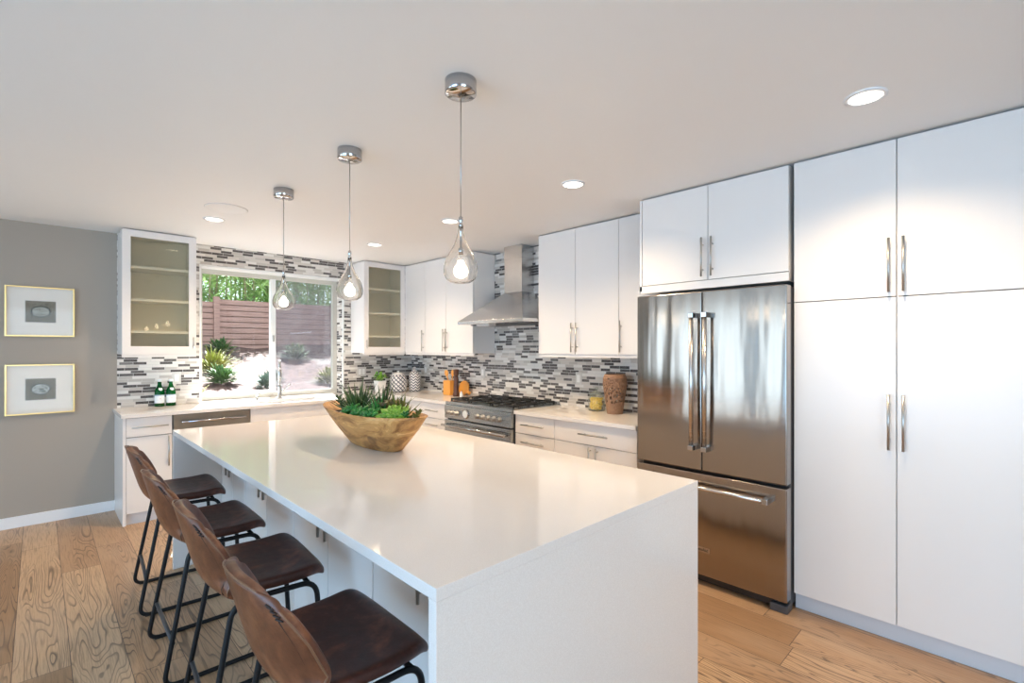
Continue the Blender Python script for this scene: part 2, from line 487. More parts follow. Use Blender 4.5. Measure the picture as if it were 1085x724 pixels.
# ------------------------------------------------------------ cabinets (local: x along the run, front at y=0, back at +y)
def bar_handle(parent, cx, cz, L, vertical, y=0.0, r=.006, so=.030):
    bm = _bm()
    if vertical:
        tube(bm, [(cx, y-so, cz-L/2), (cx, y-so, cz+L/2)], r)
        for s in (-1, 1): tube(bm, [(cx, y-so, cz+s*L*.32), (cx, y, cz+s*L*.32)], r*.75)
    else:
        tube(bm, [(cx-L/2, y-so, cz), (cx+L/2, y-so, cz)], r)
        for s in (-1, 1): tube(bm, [(cx+s*L*.32, y-so, cz), (cx+s*L*.32, y, cz)], r*.75)
    return obj('handle', bm, 'handle_nickel', parent)
G = .0022
def front(parent, kind, x0, x1, z0, z1, hp=None):
    """door or drawer front with its bar handle; hp = (cx, cz, length, vertical)"""
    d = bx(kind, (x0+G, x1-G, 0, .019, z0+G, z1-G), 'cabinet_white', parent, .0012)
    if hp: bar_handle(d, *hp)
    return d
def body(parent, w, d, z0, z1, toe=None, x0=0.0):
    bm = _bm(); box(bm, x0, x0+w, .021, d, z0, z1)
    b = obj('body', bm, 'cabinet_white', parent)
    bm = _bm(); box(bm, x0+.004, x0+w-.004, .0195, .0215, z0+.004, z1-.003)
    obj('gap_shade_sheet', bm, 'gap_shade_dark', parent)  # dark sheet behind the fronts; its colour stands for shade in the gaps
    if toe is not None: bx('toe_kick', (x0, x0+w, toe, toe+.018, 0, z0), 'toe_kick_white', parent)
    return b
R = -PI/2   # fronts facing -X
XP = 2.955

# pantry cabinets (two units, each an upper and a lower door)
for i, (y1, y0, hs, lab) in enumerate(((.842, .397, 1, 'tall flat white pantry cabinet standing directly beside the refrigerator'),
                                       (.397, -.063, 0, 'tall flat white pantry cabinet at the far right, cut by the photo edge'))):
    t = thing('pantry_cabinet', lab, 'cabinet', (XP, y1, 0), R, 'tall pantry cabinets')
    w = y1-y0
    body(t, w, XR-XP-.004, .09, 2.428, .035)
    hx = w-.028 if hs else .028
    front(t, 'lower_door', 0, w, .09, 1.672, (hx, 1.067, .265, True))
    front(t, 'upper_door', 0, w, 1.672, 2.43, (hx, 1.823, .26, True))
# cabinet over the refrigerator with side panel
t = thing('refrigerator_cabinet', 'white two-door cabinet built in above the steel refrigerator', 'cabinet', (XP, 1.79, 0), R)
w = 1.79-.862
body(t, w-.004, XR-XP-.004, 1.795, 2.428)
bx('side_panel', (0, .016, 0, XR-XP-.004, 1.81, 2.43), 'cabinet_white', t)
front(t, 'door', .018, .018+.455, 1.845, 2.43, (.018+.455-.03, 1.985, .24, True))
front(t, 'door', .018+.455, w-.003, 1.845, 2.43, (.018+.455+.03, 1.985, .24, True))
bx('filler_strip', (0.0, w-.004, .0, .019, 1.795, 1.845-.002), 'cabinet_white', t)
# upper cabinets, right of the hood
XU = 3.225
def upper(y1, doors, lab, grp):
    w = sum(d[0] for d in doors)
    t = thing('wall_cabinet', lab, 'cabinet', (XU, y1, 0), R, grp)
    body(t, w, XR-XU-.003, 1.372, 2.428)
    x = 0
    for dw, hs in doors:
        hx = {0: x+.025, 1: x+dw-.025, None: None}[hs]
        front(t, 'door', x, x+dw, 1.372, 2.43, (hx, 1.515, .245, True) if hx else None); x += dw
    bx('light_rail', (0, w, .01, .03, 1.348, 1.3715), 'cabinet_white', t)
    return t
upper(2.983, [(.42, 1), (.425, 0)], 'white two-door wall cabinet just right of the range hood', 'white wall cabinets')
upper(2.138, [(.336, 0)], 'narrow white wall cabinet squeezed between its two-door neighbour and the refrigerator', 'white wall cabinets')
upper(4.775, [(.41, 1), (.461, 0)], 'white two-door wall cabinet just left of the range hood', 'white wall cabinets')
upper(5.205, [(.43, 1)], 'single-door white wall cabinet in the corner beside the glass-fronted one', 'white wall cabinets')

def glass_cab(x0, x1, lab, side):
    t = thing('glass_front_cabinet', lab, 'cabinet', (x0, 5.2, 0), 0, 'glass-front wall cabinets')
    w, d = x1-x0, YB-5.2-.003
    z0, z1 = 1.372, 2.428
    bm = _bm()
    box(bm, 0, .018, .021, d, z0, z1); box(bm, w-.018, w, .021, d, z0, z1)
    box(bm, .018, w-.018, .021, d, z0, z0+.018); box(bm, .018, w-.018, .021, d, z1-.018, z1)
    obj('body', bm, 'cabinet_white', t)
    bm = _bm()
    box(bm, .0185, .020, .03, d-.004, z0+.018, z1-.018); box(bm, w-.020, w-.0185, .03, d-.004, z0+.018, z1-.018)
    box(bm, .018, w-.018, d-.003, d, z0+.018, z1-.018); box(bm, .020, w-.020, .03, d-.004, z1-.0205, z1-.0185)
    obj('lining', bm, 'cabinet_interior', t)
    for z in (1.555, 1.83, 2.11): bx('shelf', (.021, w-.021, .026, d-.005, z, z+.022), 'shelf_white', t)
    bm = _bm(); a = .058
    box(bm, 0.001, a, 0, .02, z0, z1+.002); box(bm, w-a, w-.001, 0, .02, z0, z1+.002)
    box(bm, a, w-a, 0, .02, z0, z0+a+.012); box(bm, a, w-a, 0, .02, z1+.002-a, z1+.002)
    dr = obj('door', bm, 'cabinet_white', t)
    bx('pane', (a, w-a, .008, .012, z0+a+.012, z1+.002-a), 'cabinet_glass', dr)
    hx = w-.026 if side else .026
    bar_handle(dr, hx, 1.475, .10, True, r=.005, so=.022)
    bx('light_rail', (0, w, .01, .03, 1.348, 1.3715), 'cabinet_white', t)
    return t
glass_cab(.505, 1.038, 'glass-front white wall cabinet left of the window, beside the grey wall', 1)
glass_cab(2.683, 3.222, 'glass-front white wall cabinet right of the window, in the room corner', 0)
# filler in the corner behind the two
# base cabinets, right wall: X front 2.93
XB = 2.93
t = thing('base_cabinet', 'white base cabinet with stacked drawers immediately right of the range', 'cabinet', (XB, 2.978, 0), R, 'white base cabinets')
body(t, .44, XR-XB-.003, .09, .864, .05)
front(t, 'drawer', 0, .44, .705, .862, (.22, .785, .25, False)); front(t, 'drawer', 0, .44, .40, .705, (.22, .64, .25, False)); front(t, 'drawer', 0, .44, .09, .40, (.22, .34, .19, False))
t = thing('base_cabinet', 'wide white base cabinet with one drawer over two doors, beside the refrigerator', 'cabinet', (XB, 2.537, 0), R, 'white base cabinets')
body(t, .742, XR-XB-.003, .09, .864, .05)
front(t, 'drawer', 0, .742, .705, .862, (.385, .785, .26, False))
front(t, 'door', 0, .385, .09, .705, (.352, .62, .15, True)); front(t, 'door', .385, .742, .09, .705, (.415, .62, .15, True))
# left of the range
t = thing('base_cabinet', 'white base cabinet with stacked drawers immediately left of the range', 'cabinet', (XB, 4.425, 0), R, 'white base cabinets')
body(t, .478, XR-XB-.003, .09, .864, .05)
front(t, 'drawer', 0, .478, .705, .862, (.24, .785, .22, False)); front(t, 'drawer', 0, .478, .40, .705, (.24, .64, .22, False)); front(t, 'drawer', 0, .478, .09, .40, (.24, .34, .19, False))
t = thing('base_cabinet', 'white corner base cabinet right of the bowl plants, next to the sink run', 'cabinet', (XB, 4.955, 0), R, 'white base cabinets')
body(t, .528, XR-XB-.003, .09, .864, .05)
front(t, 'drawer', 0, .528, .705, .862, (.28, .79, .13, False)); front(t, 'door', 0, .528, .09, .705, (.48, .6, .15, True))
# window wall base cabinets: front Y = 4.955
YC = 4.955
t = thing('base_cabinet', 'white end base cabinet with drawer and door beside the grey wall', 'cabinet', (.487, YC, 0), 0, 'white base cabinets')
body(t, .328, YB-YC-.003, .09, .864, .03, 0)
bx('end_panel', (-.002, .0195, .0, YB-YC-.003, 0, .864), 'cabinet_white', t)
front(t, 'drawer', .020, .328, .705, .862, (.175, .785, .245, False))
front(t, 'door', .020, .328, .09, .705, (.300, .57, .25, True))
t = thing('dishwasher', 'stainless dishwasher with a long bar handle under the left worktop', 'dishwasher', (.818, YC, 0), 0)
bx('body', (.004, .596, .021, .56, .09, .862), 'dark_grey_plastic', t)
bx('door', (.003, .597, -.004, .020, .10, .86), 'stainless_dishwasher', t, .003)
bx('toe_kick', (.004, .596, .04, .06, 0, .09), 'black_plastic', t)
bm = _bm(); tube(bm, [(.055, -.05, .80), (.545, -.05, .80)], .010)
for x in (.075, .525): tube(bm, [(x, -.05, .80), (x, -.003, .80)], .008)
obj('handle', bm, 'chrome', t)
t = thing('sink_cabinet', 'white base cabinet with two doors under the window sink', 'cabinet', (1.418, YC, 0), 0)
body(t, .96, YB-YC-.003, .09, .64, .05)
bx('apron', (.003, .957, 0, .019, .645, .862), 'cabinet_white', t)
front(t, 'door', 0, .48, .09, .645, (.45, .54, .15, True)); front(t, 'door', .48, .96, .09, .645, (.51, .54, .15, True))
t = thing('base_cabinet', 'white base cabinet between the sink and the room corner', 'cabinet', (2.38, YC, 0), 0, 'white base cabinets')
body(t, .545, YB-YC-.003, .09, .864, .05)
front(t, 'drawer', 0, .545, .705, .862, (.27, .79, .2, False)); front(t, 'door', 0, .545, .09, .705, (.05, .6, .15, True))

# ------------------------------------------------------------ worktops
def slab(name, rects, lab, cat, z0=CT-.03, z1=CT):
    bm = _bm()
    for r in rects: box(bm, r[0], r[1], r[2], r[3], z0, z1)
    bmesh.ops.remove_doubles(bm, verts=bm.verts, dist=1e-5)
    o = obj(name, bm, 'quartz'); tag(o, lab, cat); return o
SX0, SX1, SY0, SY1 = 1.50, 2.17, 5.045, 5.375     # sink cut-out
slab('worktop', [(.473, SX0, 4.93, YB-.001), (SX1, XR-.001, 4.93, YB-.001), (SX0, SX1, 4.93, SY0), (SX0, SX1, SY1, YB-.001),
                 (WX0+.001, WX1-.001, YB-.001, FY0-.001), (2.91, XR-.001, 3.945, 4.93)],
     'white quartz worktop running under the window and round the corner to the range', 'worktop')
slab('worktop', [(2.91, XR-.001, 1.795, 2.978)], 'short white quartz worktop between the range and the refrigerator', 'worktop')
# sink
t = thing('sink', 'undermount stainless sink below the window', 'sink', ((SX0+SX1)/2, (SY0+SY1)/2, CT-.03))
bm = _bm(); a, b = (SX1-SX0)/2, (SY1-SY0)/2
for q in ((-a-.012, a+.012, -b-.012, b+.012, -.19, -.18), (-a-.012, -a, -b-.012, b+.012, -.18, -.0015), (a, a+.012, -b-.012, b+.012, -.18, -.0015),
          (-a, a, -b-.012, -b, -.18, -.0015), (-a, a, b, b+.012, -.18, -.0015)): box(bm, *q)
obj('basin', bm, 'stainless_hood', t)
bm = _bm(); lathe(bm, [(.045, -.1795), (.045, -.176), (.03, -.178)], 20); obj('drain', bm, 'chrome', t)
# faucet
t = thing('faucet', 'tall chrome faucet with a side lever standing behind the sink', 'faucet', (1.835, 5.42, CT), math.radians(-18.7))
bm = _bm(); lathe(bm, [(.027, 0), (.027, .012), (.019, .02), (.017, .10), (.019, .105), (.019, .13), (.015, .135)], 20); obj('base', bm, 'handle_nickel', t)
bm = _bm(); tube(bm, fillet([(0, 0, .13), (0, 0, .40), (0, -.19, .40), (0, -.19, .30)], .10, 12), .012, 12)
for k in range(16): 
    z = .15 + k*.012; tube(bm, [(0, 0, z), (0, 0, z+.005)], .0145, 12)
obj('spout', bm, 'handle_nickel', t)
bm = _bm(); lathe(bm, [(.015, .22), (.019, .24), (.019, .30), (.015, .31)], 16, 0, -.19); obj('spray_head', bm, 'handle_nickel', t)
bm = _bm(); tube(bm, [(.015, 0, .085), (.045, 0, .085)], .014, 12); tube(bm, [(.04, 0, .085), (.10, -.02, .15)], .006); obj('lever', bm, 'handle_nickel', t)
t = thing('soap_dispenser', 'small steel soap pump on the worktop left of the faucet', 'soap dispenser', (1.62, 5.44, CT))
bm = _bm(); lathe(bm, [(.018, 0), (.018, .01), (.011, .014), (.009, .05), (.012, .052), (.012, .062), (.004, .066)], 16); obj('base', bm, 'chrome', t)
bm = _bm(); tube(bm, [(0, .01, .060), (0, -.07, .062)], .006); obj('nozzle', bm, 'chrome', t)

# ------------------------------------------------------------ island
IX0, IX1, IY0, IY1 = .625, 1.889, .882, 3.80
t = thing('kitchen_island', 'long white quartz waterfall island in the middle of the kitchen', 'island', ((IX0+IX1)/2, (IY0+IY1)/2, 0))
ox, oy = (IX0+IX1)/2, (IY0+IY1)/2
bx('waterfall_top', (IX0-ox, IX1-ox, IY0-oy, IY1-oy, CT-.03, CT), 'quartz', t, .0015)
bx('waterfall_side', (IX0-ox, IX1-ox, IY0-oy, IY0+.03-oy, 0, CT-.0301), 'quartz', t, .0015)
bx('waterfall_side', (IX0-ox, IX1-ox, IY1-.03-oy, IY1-oy, 0, CT-.0301), 'quartz', t, .0015)
YE = [.914, 1.676, 2.466, 3.256, 3.768]
labs = ['white two-door cabinet under the island top, nearest the camera behind the front stool',
        'white two-door cabinet under the island top, second from the near end',
        'white two-door cabinet under the island top, third from the near end',
        'white cabinet under the island top at its far end by the dishwasher']
for i in range(4):
    y0, y1 = YE[i], YE[i+1]; w = y1-y0-.002
    c = thing('island_cabinet', labs[i], 'cabinet', (.90, y1-.001, 0), R, 'cabinets built under the island')
    body(c, w, .96, .09, .862, .04)
    h = w/2
    front(c, 'door', 0, h, .09, .862, (h-.035, .70, .19, True)); front(c, 'door', h, w, .09, .862, (h+.035, .70, .19, True))
# right face of the island (towards the range): plain panels

# ------------------------------------------------------------ refrigerator
XF = 2.85
t = thing('refrigerator', 'stainless french-door refrigerator with freezer drawer between white cabinets', 'refrigerator', (XF, 1.746, 0), R)
W = .902
bx('body', (.004, W-.004, .075, .66, .03, 1.755), 'dark_grey_plastic', t)
def fdoor(name, x0, x1, z0, z1):
    bm = _bm(); box(bm, x0, x1, 0, .068, z0, z1, .007, 3)
    for f in bm.faces: f.smooth = True
    o = obj(name, bm, 'stainless', t)
    mm = o.modifiers.new('wn', 'WEIGHTED_NORMAL'); mm.keep_sharp = True
    return o
dl = fdoor('door', 0, .4365, .690, 1.765); drr = fdoor('door', .4405, W, .690, 1.765)
fd = fdoor('freezer_drawer', 0, W, .066, .672)
def fhandle(par, pts, ends):
    bm = _bm(); tube(bm, pts, .013, 14)
    h = obj('handle', bm, 'stainless_hood', par)
    for e in ends:
        bx('handle_mount', e, 'chrome', h, .003)
for par, x in ((dl, .398), (drr, .479)):
    fhandle(par, [(x, -.055, .83), (x, -.055, 1.62)], [(x-.016, x+.016, -.070, .0, .815, .845), (x-.016, x+.016, -.070, .0, 1.605, 1.635)])
fhandle(fd, [(.09, -.055, .60), (W-.09, -.055, .60)], [(.075, .105, -.07, .0, .585, .615), (W-.105, W-.075, -.07, .0, .585, .615)])
bm = _bm(); box(bm, .42-.07, .42+.07, -.003, .0, .205, .238); bdg = obj('badge', bm, 'chrome', fd)
def text_mesh(name, body_, size, mat, parent, loc, rot=(PI/2, 0, 0), ext=.0008):
    c = bpy.data.curves.new('t', 'FONT'); c.body = body_; c.size = size; c.extrude = ext; c.align_x = 'CENTER'; c.align_y = 'CENTER'
    o = bpy.data.objects.new('t', c); COL.objects.link(o); bpy.context.view_layer.update()
    me = bpy.data.meshes.new_from_object(o.evaluated_get(bpy.context.evaluated_depsgraph_get()))
    bpy.data.objects.remove(o); me.materials.clear(); me.materials.append(M[mat])
    n = bpy.data.objects.new(name, me); COL.objects.link(n); n.parent = parent; n.location = loc; n.rotation_euler = rot
    return n
text_mesh('lettering', 'KitchenAid', .026, 'black_plastic', bdg, (.42, -.0035, .2215))
bx('toe_grille', (.01, W-.06, .045, .075, .012, .062), 'black_plastic', t)
for x0, x1 in ((0, .09), (W-.09, W)):
    bx('foot_cover', (x0, x1, .012, .10, 0.0, .044), 'dark_grey_plastic', t, .008)

# ------------------------------------------------------------ range
XG = 2.90
t = thing('gas_range', 'stainless six-burner gas range under the hood', 'range', (XG, 3.935, 0), R)
W = .948
bx('body', (.003, W-.003, .03, .60, .09, .88), 'dark_grey_plastic', t)
bm = _bm()
for x in (.06, W-.06):
    for y in (.08, .55): lathe(bm, [(.02, 0), (.02, .09)], 14, x, y)
obj('leg', bm, 'black_steel', t)
bx('cooktop', (.0, W, .0, .61, .872, .902), 'stainless_range', t, .004)
bx('control_panel', (.004, W-.004, -.012, .03, .742, .871), 'stainless_range', t, .003)
def rdoor():
    d = bx('oven_door', (.004, W-.004, -.012, .03, .20, .728), 'stainless_range', t, .003)
    bx('oven_window', (.18, W-.18, -.0135, -.0121, .33, .58), 'black_plastic', d)
    bm = _bm(); tube(bm, [(.03, -.068, .680), (W-.03, -.068, .680)], .013, 12)
    for x in (.05, W-.05): tube(bm, [(x, -.068, .680), (x, -.011, .680)], .012)
    obj('handle', bm, 'chrome', d)
rdoor()
bx('kick_drawer', (.004, W-.004, -.008, .03, .10, .19), 'stainless_range', t, .003)
bm0 = None
for x in (.075, .135, .205, .510, .585, .660, .735, .81, ):
    bm = _bm()
    q = [(.024, 0), (.024, .008), (.019, .012), (.018, .034), (.015, .038)]
    rings = lathe(bm, q, 20)
    box(bm, -.004, .004, -.017, .017, .030, .044, .001)
    bmesh.ops.rotate(bm, matrix=Euler((PI/2, 0, 0)).to_matrix(), verts=bm.verts)
    bmesh.ops.translate(bm, vec=(x, -.012, .803), verts=bm.verts)
    obj('knob', bm, 'handle_nickel', t)
bm = _bm(); lathe(bm, [(.045, 0), (.045, .010), (.038, .014), (.036, .010)], 28)
bmesh.ops.rotate(bm, matrix=Euler((PI/2, 0, 0)).to_matrix(), verts=bm.verts); bmesh.ops.translate(bm, vec=(.335, -.012, .806), verts=bm.verts)
g = obj('gauge', bm, 'chrome', t)
bm = _bm(); lathe(bm, [(.034, 0.010), (.034, .0125)], 28)
bmesh.ops.rotate(bm, matrix=Euler((PI/2, 0, 0)).to_matrix(), verts=bm.verts); bmesh.ops.translate(bm, vec=(.335, -.012, .806), verts=bm.verts)
obj('dial', bm, 'label_white', g)
for k in range(3):
    x0 = .03 + k*.302; x1 = x0+.284
    for yy in (.19, .44):
        cx = (x0+x1)/2; bm = _bm()
        lathe(bm, [(.055, .9022), (.055, .908), (.042, .910), (.042, .919), (.036, .922)], 20, cx, yy); obj('burner', bm, 'cast_iron', t)
    bm = _bm(); z = .918
    for x in (x0, x1-.010): box(bm, x, x+.010, .045, .585, z, z+.013)
    for yy in (.045, .31, .575): box(bm, x0, x1, yy, yy+.010, z, z+.013)
    cx = (x0+x1)/2
    for yy in (.19, .44):
        box(bm, cx-.005, cx+.005, yy-.13, yy-.035, z+.004, z+.016); box(bm, cx-.005, cx+.005, yy+.035, yy+.13, z+.004, z+.016)
        box(bm, x0, cx-.035, yy-.005, yy+.005, z+.004, z+.016); box(bm, cx+.035, x1, yy-.005, yy+.005, z+.004, z+.016)
    for x in (x0, x1-.012):
        for yy in (.045, .31, .573): box(bm, x, x+.012, yy, yy+.012, .9021, z)
    obj('grate', bm, 'cast_iron', t)
bx('back_guard', (.0, W, .585, .625, .902, .925), 'stainless_range', t, .002)

# ------------------------------------------------------------ range hood
t = thing('range_hood', 'stainless pyramid range hood on the mosaic wall above the range', 'range hood', (XR-.002, 3.447, 1.65))
hw = .46; xf = 3.03-XR
bm = _bm()
def ringz(x0, y, z): return [bm.verts.new(p) for p in ((0, -y, z), (x0, -y, z), (x0, y, z), (0, y, z))]
cw, cd = .122, 3.36-XR
a = ringz(xf, hw, .012); b = ringz(xf, hw, .042); c = ringz(cd-.004, cw+.004, .325)
for p, q in ((a, b), (b, c)):
    for i in range(4): bm.faces.new((p[i], p[(i+1) % 4], q[(i+1) % 4], q[i]))
bm.faces.new(a[::-1]); bm.faces.new(c)
bmesh.ops.bevel(bm, geom=[e for e in bm.edges], offset=.002, segments=1, affect='EDGES')
obj('canopy', bm, 'stainless_hood', t)
bx('chimney', (cd, 0, -cw, cw, .3255, ZC-1.652), 'stainless_hood', t, .002)
bm = _bm(); box(bm, cd-.003, -.001, -cw-.003, cw+.003, .66, ZC-1.654)
obj('chimney_sleeve', bm, 'stainless_hood', t)
bx('control_box', (xf+.03, xf+.12, .02, .20, -.012, .012), 'switch_plate', t, .002)
bm = _bm()
for k in range(3): box(bm, xf+.14, -.04, -.43+k*.29, -.16+k*.29, .004, .0118)
obj('filter', bm, 'dark_grey_plastic', t)

# ------------------------------------------------------------ outlets and switches
def plate(loc, rz, lab, n=1, w=.07, toggle=True):
    t = thing('wall_outlet' if not toggle else 'wall_switch', lab, 'outlet' if not toggle else 'switch', loc, rz)
    W = w + (n-1)*.046
    bx('cover_plate', (-W/2, W/2, -.006, 0, -.058, .058), 'switch_plate', t, .002)
    for k in range(n):
        cx = (k-(n-1)/2)*.046
        bx('rocker' if toggle else 'socket_face', (cx-.017, cx+.017, -.010, -.0061, -.034, .034), 'switch_white', t, .001)
    return t
plate((.942, YB-.001, 1.145), 0, 'white wall outlet behind the green bottles', toggle=False)
plate((2.82, YB-.001, 1.143), 0, 'double white wall switch on the mosaic just right of the window', 2)
plate((XR-.001, 5.20, 1.155), R, 'narrow wall switch in the corner behind the chevron canister')
plate((XR-.001, 4.094, 1.160), R, 'white wall outlet between the cutting boards and the range', toggle=False)
plate((XR-.001, 2.763, 1.150), R, 'white wall switch on the mosaic left of the yellow jar')

# ------------------------------------------------------------ pictures on the grey wall
def picture(z0, lab, seed):
    x0, x1, z1 = -.187, .222, z0+.402
    t = thing('framed_picture', lab, 'picture', ((x0+x1)/2, YB-.002, z0), 0, 'gold-framed pictures')
    w = (x1-x0)/2; h = z1-z0; f = .010
    bm = _bm()
    box(bm, -w, -w+f, -.026, 0, 0, h, .001); box(bm, w-f, w, -.026, 0, 0, h, .001)
    box(bm, -w+f, w-f, -.026, 0, 0, f, .001); box(bm, -w+f, w-f, -.026, 0, h-f, h, .001)
    obj('frame', bm, 'gold_frame', t)
    bx('mat_board', (-w+f, w-f, -.012, -.002, f, h-f), 'mat_board', t)
    m = Mat('print_%d' % seed, (.4, .4, .36), .6); x, y, z = m.coords()
    zc = z - h*.5; r = ((x*x*1.0/ .0036) + (zc*zc/.0022)).pow(.5)
    n = m.noise(m.vec(x, z, seed), 38, 4, .7, 1.0)
    r2 = r + (n - .5) * .35
    c = m.ramp(n, [(.3, (.13, .12, .09)), (.7, (.30, .28, .22))])
    c = m.mix(r2.lt(1.0), c, (.05, .055, .05)); c = m.mix(r2.lt(.84), c, (.42, .43, .38) if seed == 1 else (.52, .56, .55))
    c = m.mix(r2.lt(.7) * n.gt(.52), c, (.20, .20, .17) if seed == 1 else (.12, .14, .12))
    m.set('Base Color', c); M['print_%d' % seed] = m.m
    bx('print', (-.088, .088, -.0135, -.0121, h*.5-.085, h*.5+.085), 'print_%d' % seed, t)
    bm = _bm(); e = .0035
    box(bm, -.088-e, -.088, -.0145, -.0121, h*.5-.085-e, h*.5+.085+e); box(bm, .088, .088+e, -.0145, -.0121, h*.5-.085-e, h*.5+.085+e)
    box(bm, -.088, .088, -.0145, -.0121, h*.5-.085-e, h*.5-.085); box(bm, -.088, .088, -.0145, -.0121, h*.5+.085, h*.5+.085+e)
    obj('fillet', bm, 'switch_plate', t)
    bx('glass', (-w+f, w-f, -.020, -.018, f, h-f), 'picture_glass', t)
picture(1.520, 'upper gold-framed picture of a pale ring on the grey wall', 1)
picture(.892, 'lower gold-framed picture of a dark oval shell on the grey wall', 2)

# ------------------------------------------------------------ recessed lights, speaker, vent
CANS = [((2.397, .422), 'recessed ceiling light nearest the camera, above the pantry cabinets'),
        ((2.374, 1.906), 'recessed ceiling light in front of the cabinet above the refrigerator'),
        ((2.355, 3.134), 'recessed ceiling light by the cord of the nearest pendant'),
        ((2.358, 4.354), 'small far recessed ceiling light near the corner cabinets'),
        ((.993, 4.377), 'recessed ceiling light beside the round ceiling speaker')]
for (x, y), lab in CANS:
    t = thing('recessed_light', lab, 'ceiling light', (x, y, ZC), 0, 'recessed ceiling lights')
    bm = _bm(); lathe(bm, [(.074, -.0005), (.074, -.006), (.060, -.009), (.058, -.002)], 32, cap0=False, cap1=False); obj('trim_ring', bm, 'trim_white', t)
    bm = _bm(); lathe(bm, [(.058, -.002), (.058, -.0045)], 32); obj('lens', bm, 'can_lens', t)
    l = bpy.data.lights.new('can', 'SPOT'); l.energy = CAN_POWER; l.color = CAN_COL; l.spot_size = math.radians(143); l.spot_blend = .9; l.shadow_soft_size = .05
    lo = bpy.data.objects.new('ceiling_spot', l); COL.objects.link(lo); lo.location = (x, y, ZC-.03)
for (x, y), k in (((-1.6, 3.2), .12), ((-1.6, .8), .15), ((-1.4, -1.4), .3), ((2.3, -1.2), .3)):   # unseen spots added behind the camera for warm ambient light
    l = bpy.data.lights.new('can', 'SPOT'); l.energy = CAN_POWER*k; l.color = CAN_COL; l.spot_size = math.radians(160); l.spot_blend = .9; l.shadow_soft_size = .08
    lo = bpy.data.objects.new('ceiling_spot', l); COL.objects.link(lo); lo.location = (x, y, ZC-.03)
t = thing('ceiling_speaker', 'large round white speaker grille flush in the ceiling', 'speaker', (.984, 3.991, ZC))
bm = _bm(); lathe(bm, [(.135, -.0005), (.135, -.005), (.128, -.006), (.120, -.003), (.0001, -.003)], 48, cap0=False, cap1=False); obj('grille', bm, 'ceiling_paint', t)
bm = _bm(); lathe(bm, [(.139, -.0004), (.139, -.002), (.1352, -.002)], 48, cap0=False, cap1=False); obj('rim', bm, 'switch_plate', t)

# ------------------------------------------------------------ pendants
def pendant(loc, lab):
    t = thing('pendant_light', lab, 'pendant light', (loc[0], loc[1], ZC), 0, 'glass teardrop pendants')
    bm = _bm(); lathe(bm, [(.060, 0), (.060, -.050), (.057, -.053), (.010, -.055)], 40); c = obj('ceiling_canopy', bm, 'chrome', t)
    top = 1.905-ZC
    bm = _bm(); tube(bm, [(0, 0, -.054), (0, 0, top+.01)], .0022, 8); obj('cord', bm, 'handle_nickel', t)
    bm = _bm(); lathe(bm, [(.003, top+.02), (.008, top+.015), (.008, top), (.005, top-.006), (.0075, top-.012), (.0075, top-.026), (.004, top-.03), (.004, top-.10), (.009, top-.105), (.009, top-.125)], 16)
    obj('stem', bm, 'chrome', t)
    b0 = 1.669-ZC
    prof = [(.009, 1.890), (.011, 1.870), (.016, 1.845), (.026, 1.815), (.044, 1.785), (.059, 1.755), (.0655, 1.728), (.0645, 1.705), (.056, 1.685), (.038, 1.673), (.015, 1.669), (.0005, 1.6685)]
    bm = _bm(); lathe(bm, [(r, z-ZC) for r, z in prof], 40, cap0=False, cap1=False)
    g = obj('glass_shade', bm, 'pendant_glass', t)
    s = g.modifiers.new('s', 'SOLIDIFY'); s.thickness = .003; s.offset = -1
    bm = _bm(); ball(bm, (0, 0, 1.738-ZC), .015, sub=3, sz=1.4); obj('bulb', bm, 'bulb', t)
    l = bpy.data.lights.new('pendant', 'POINT'); l.energy = PENDANT_POWER; l.color = (1, .84, .64); l.shadow_soft_size = .03
    lo = bpy.data.objects.new('pendant_lamp', l); COL.objects.link(lo); lo.location = (loc[0], loc[1], 1.715)
    return t
pendant((1.155, 1.470), 'glass teardrop pendant nearest the camera, hanging lowest and largest in view')
pendant((1.147, 2.376), 'middle glass teardrop pendant, in front of the right window edge')
pendant((1.130, 3.264), 'farthest glass teardrop pendant, hanging in front of the window')

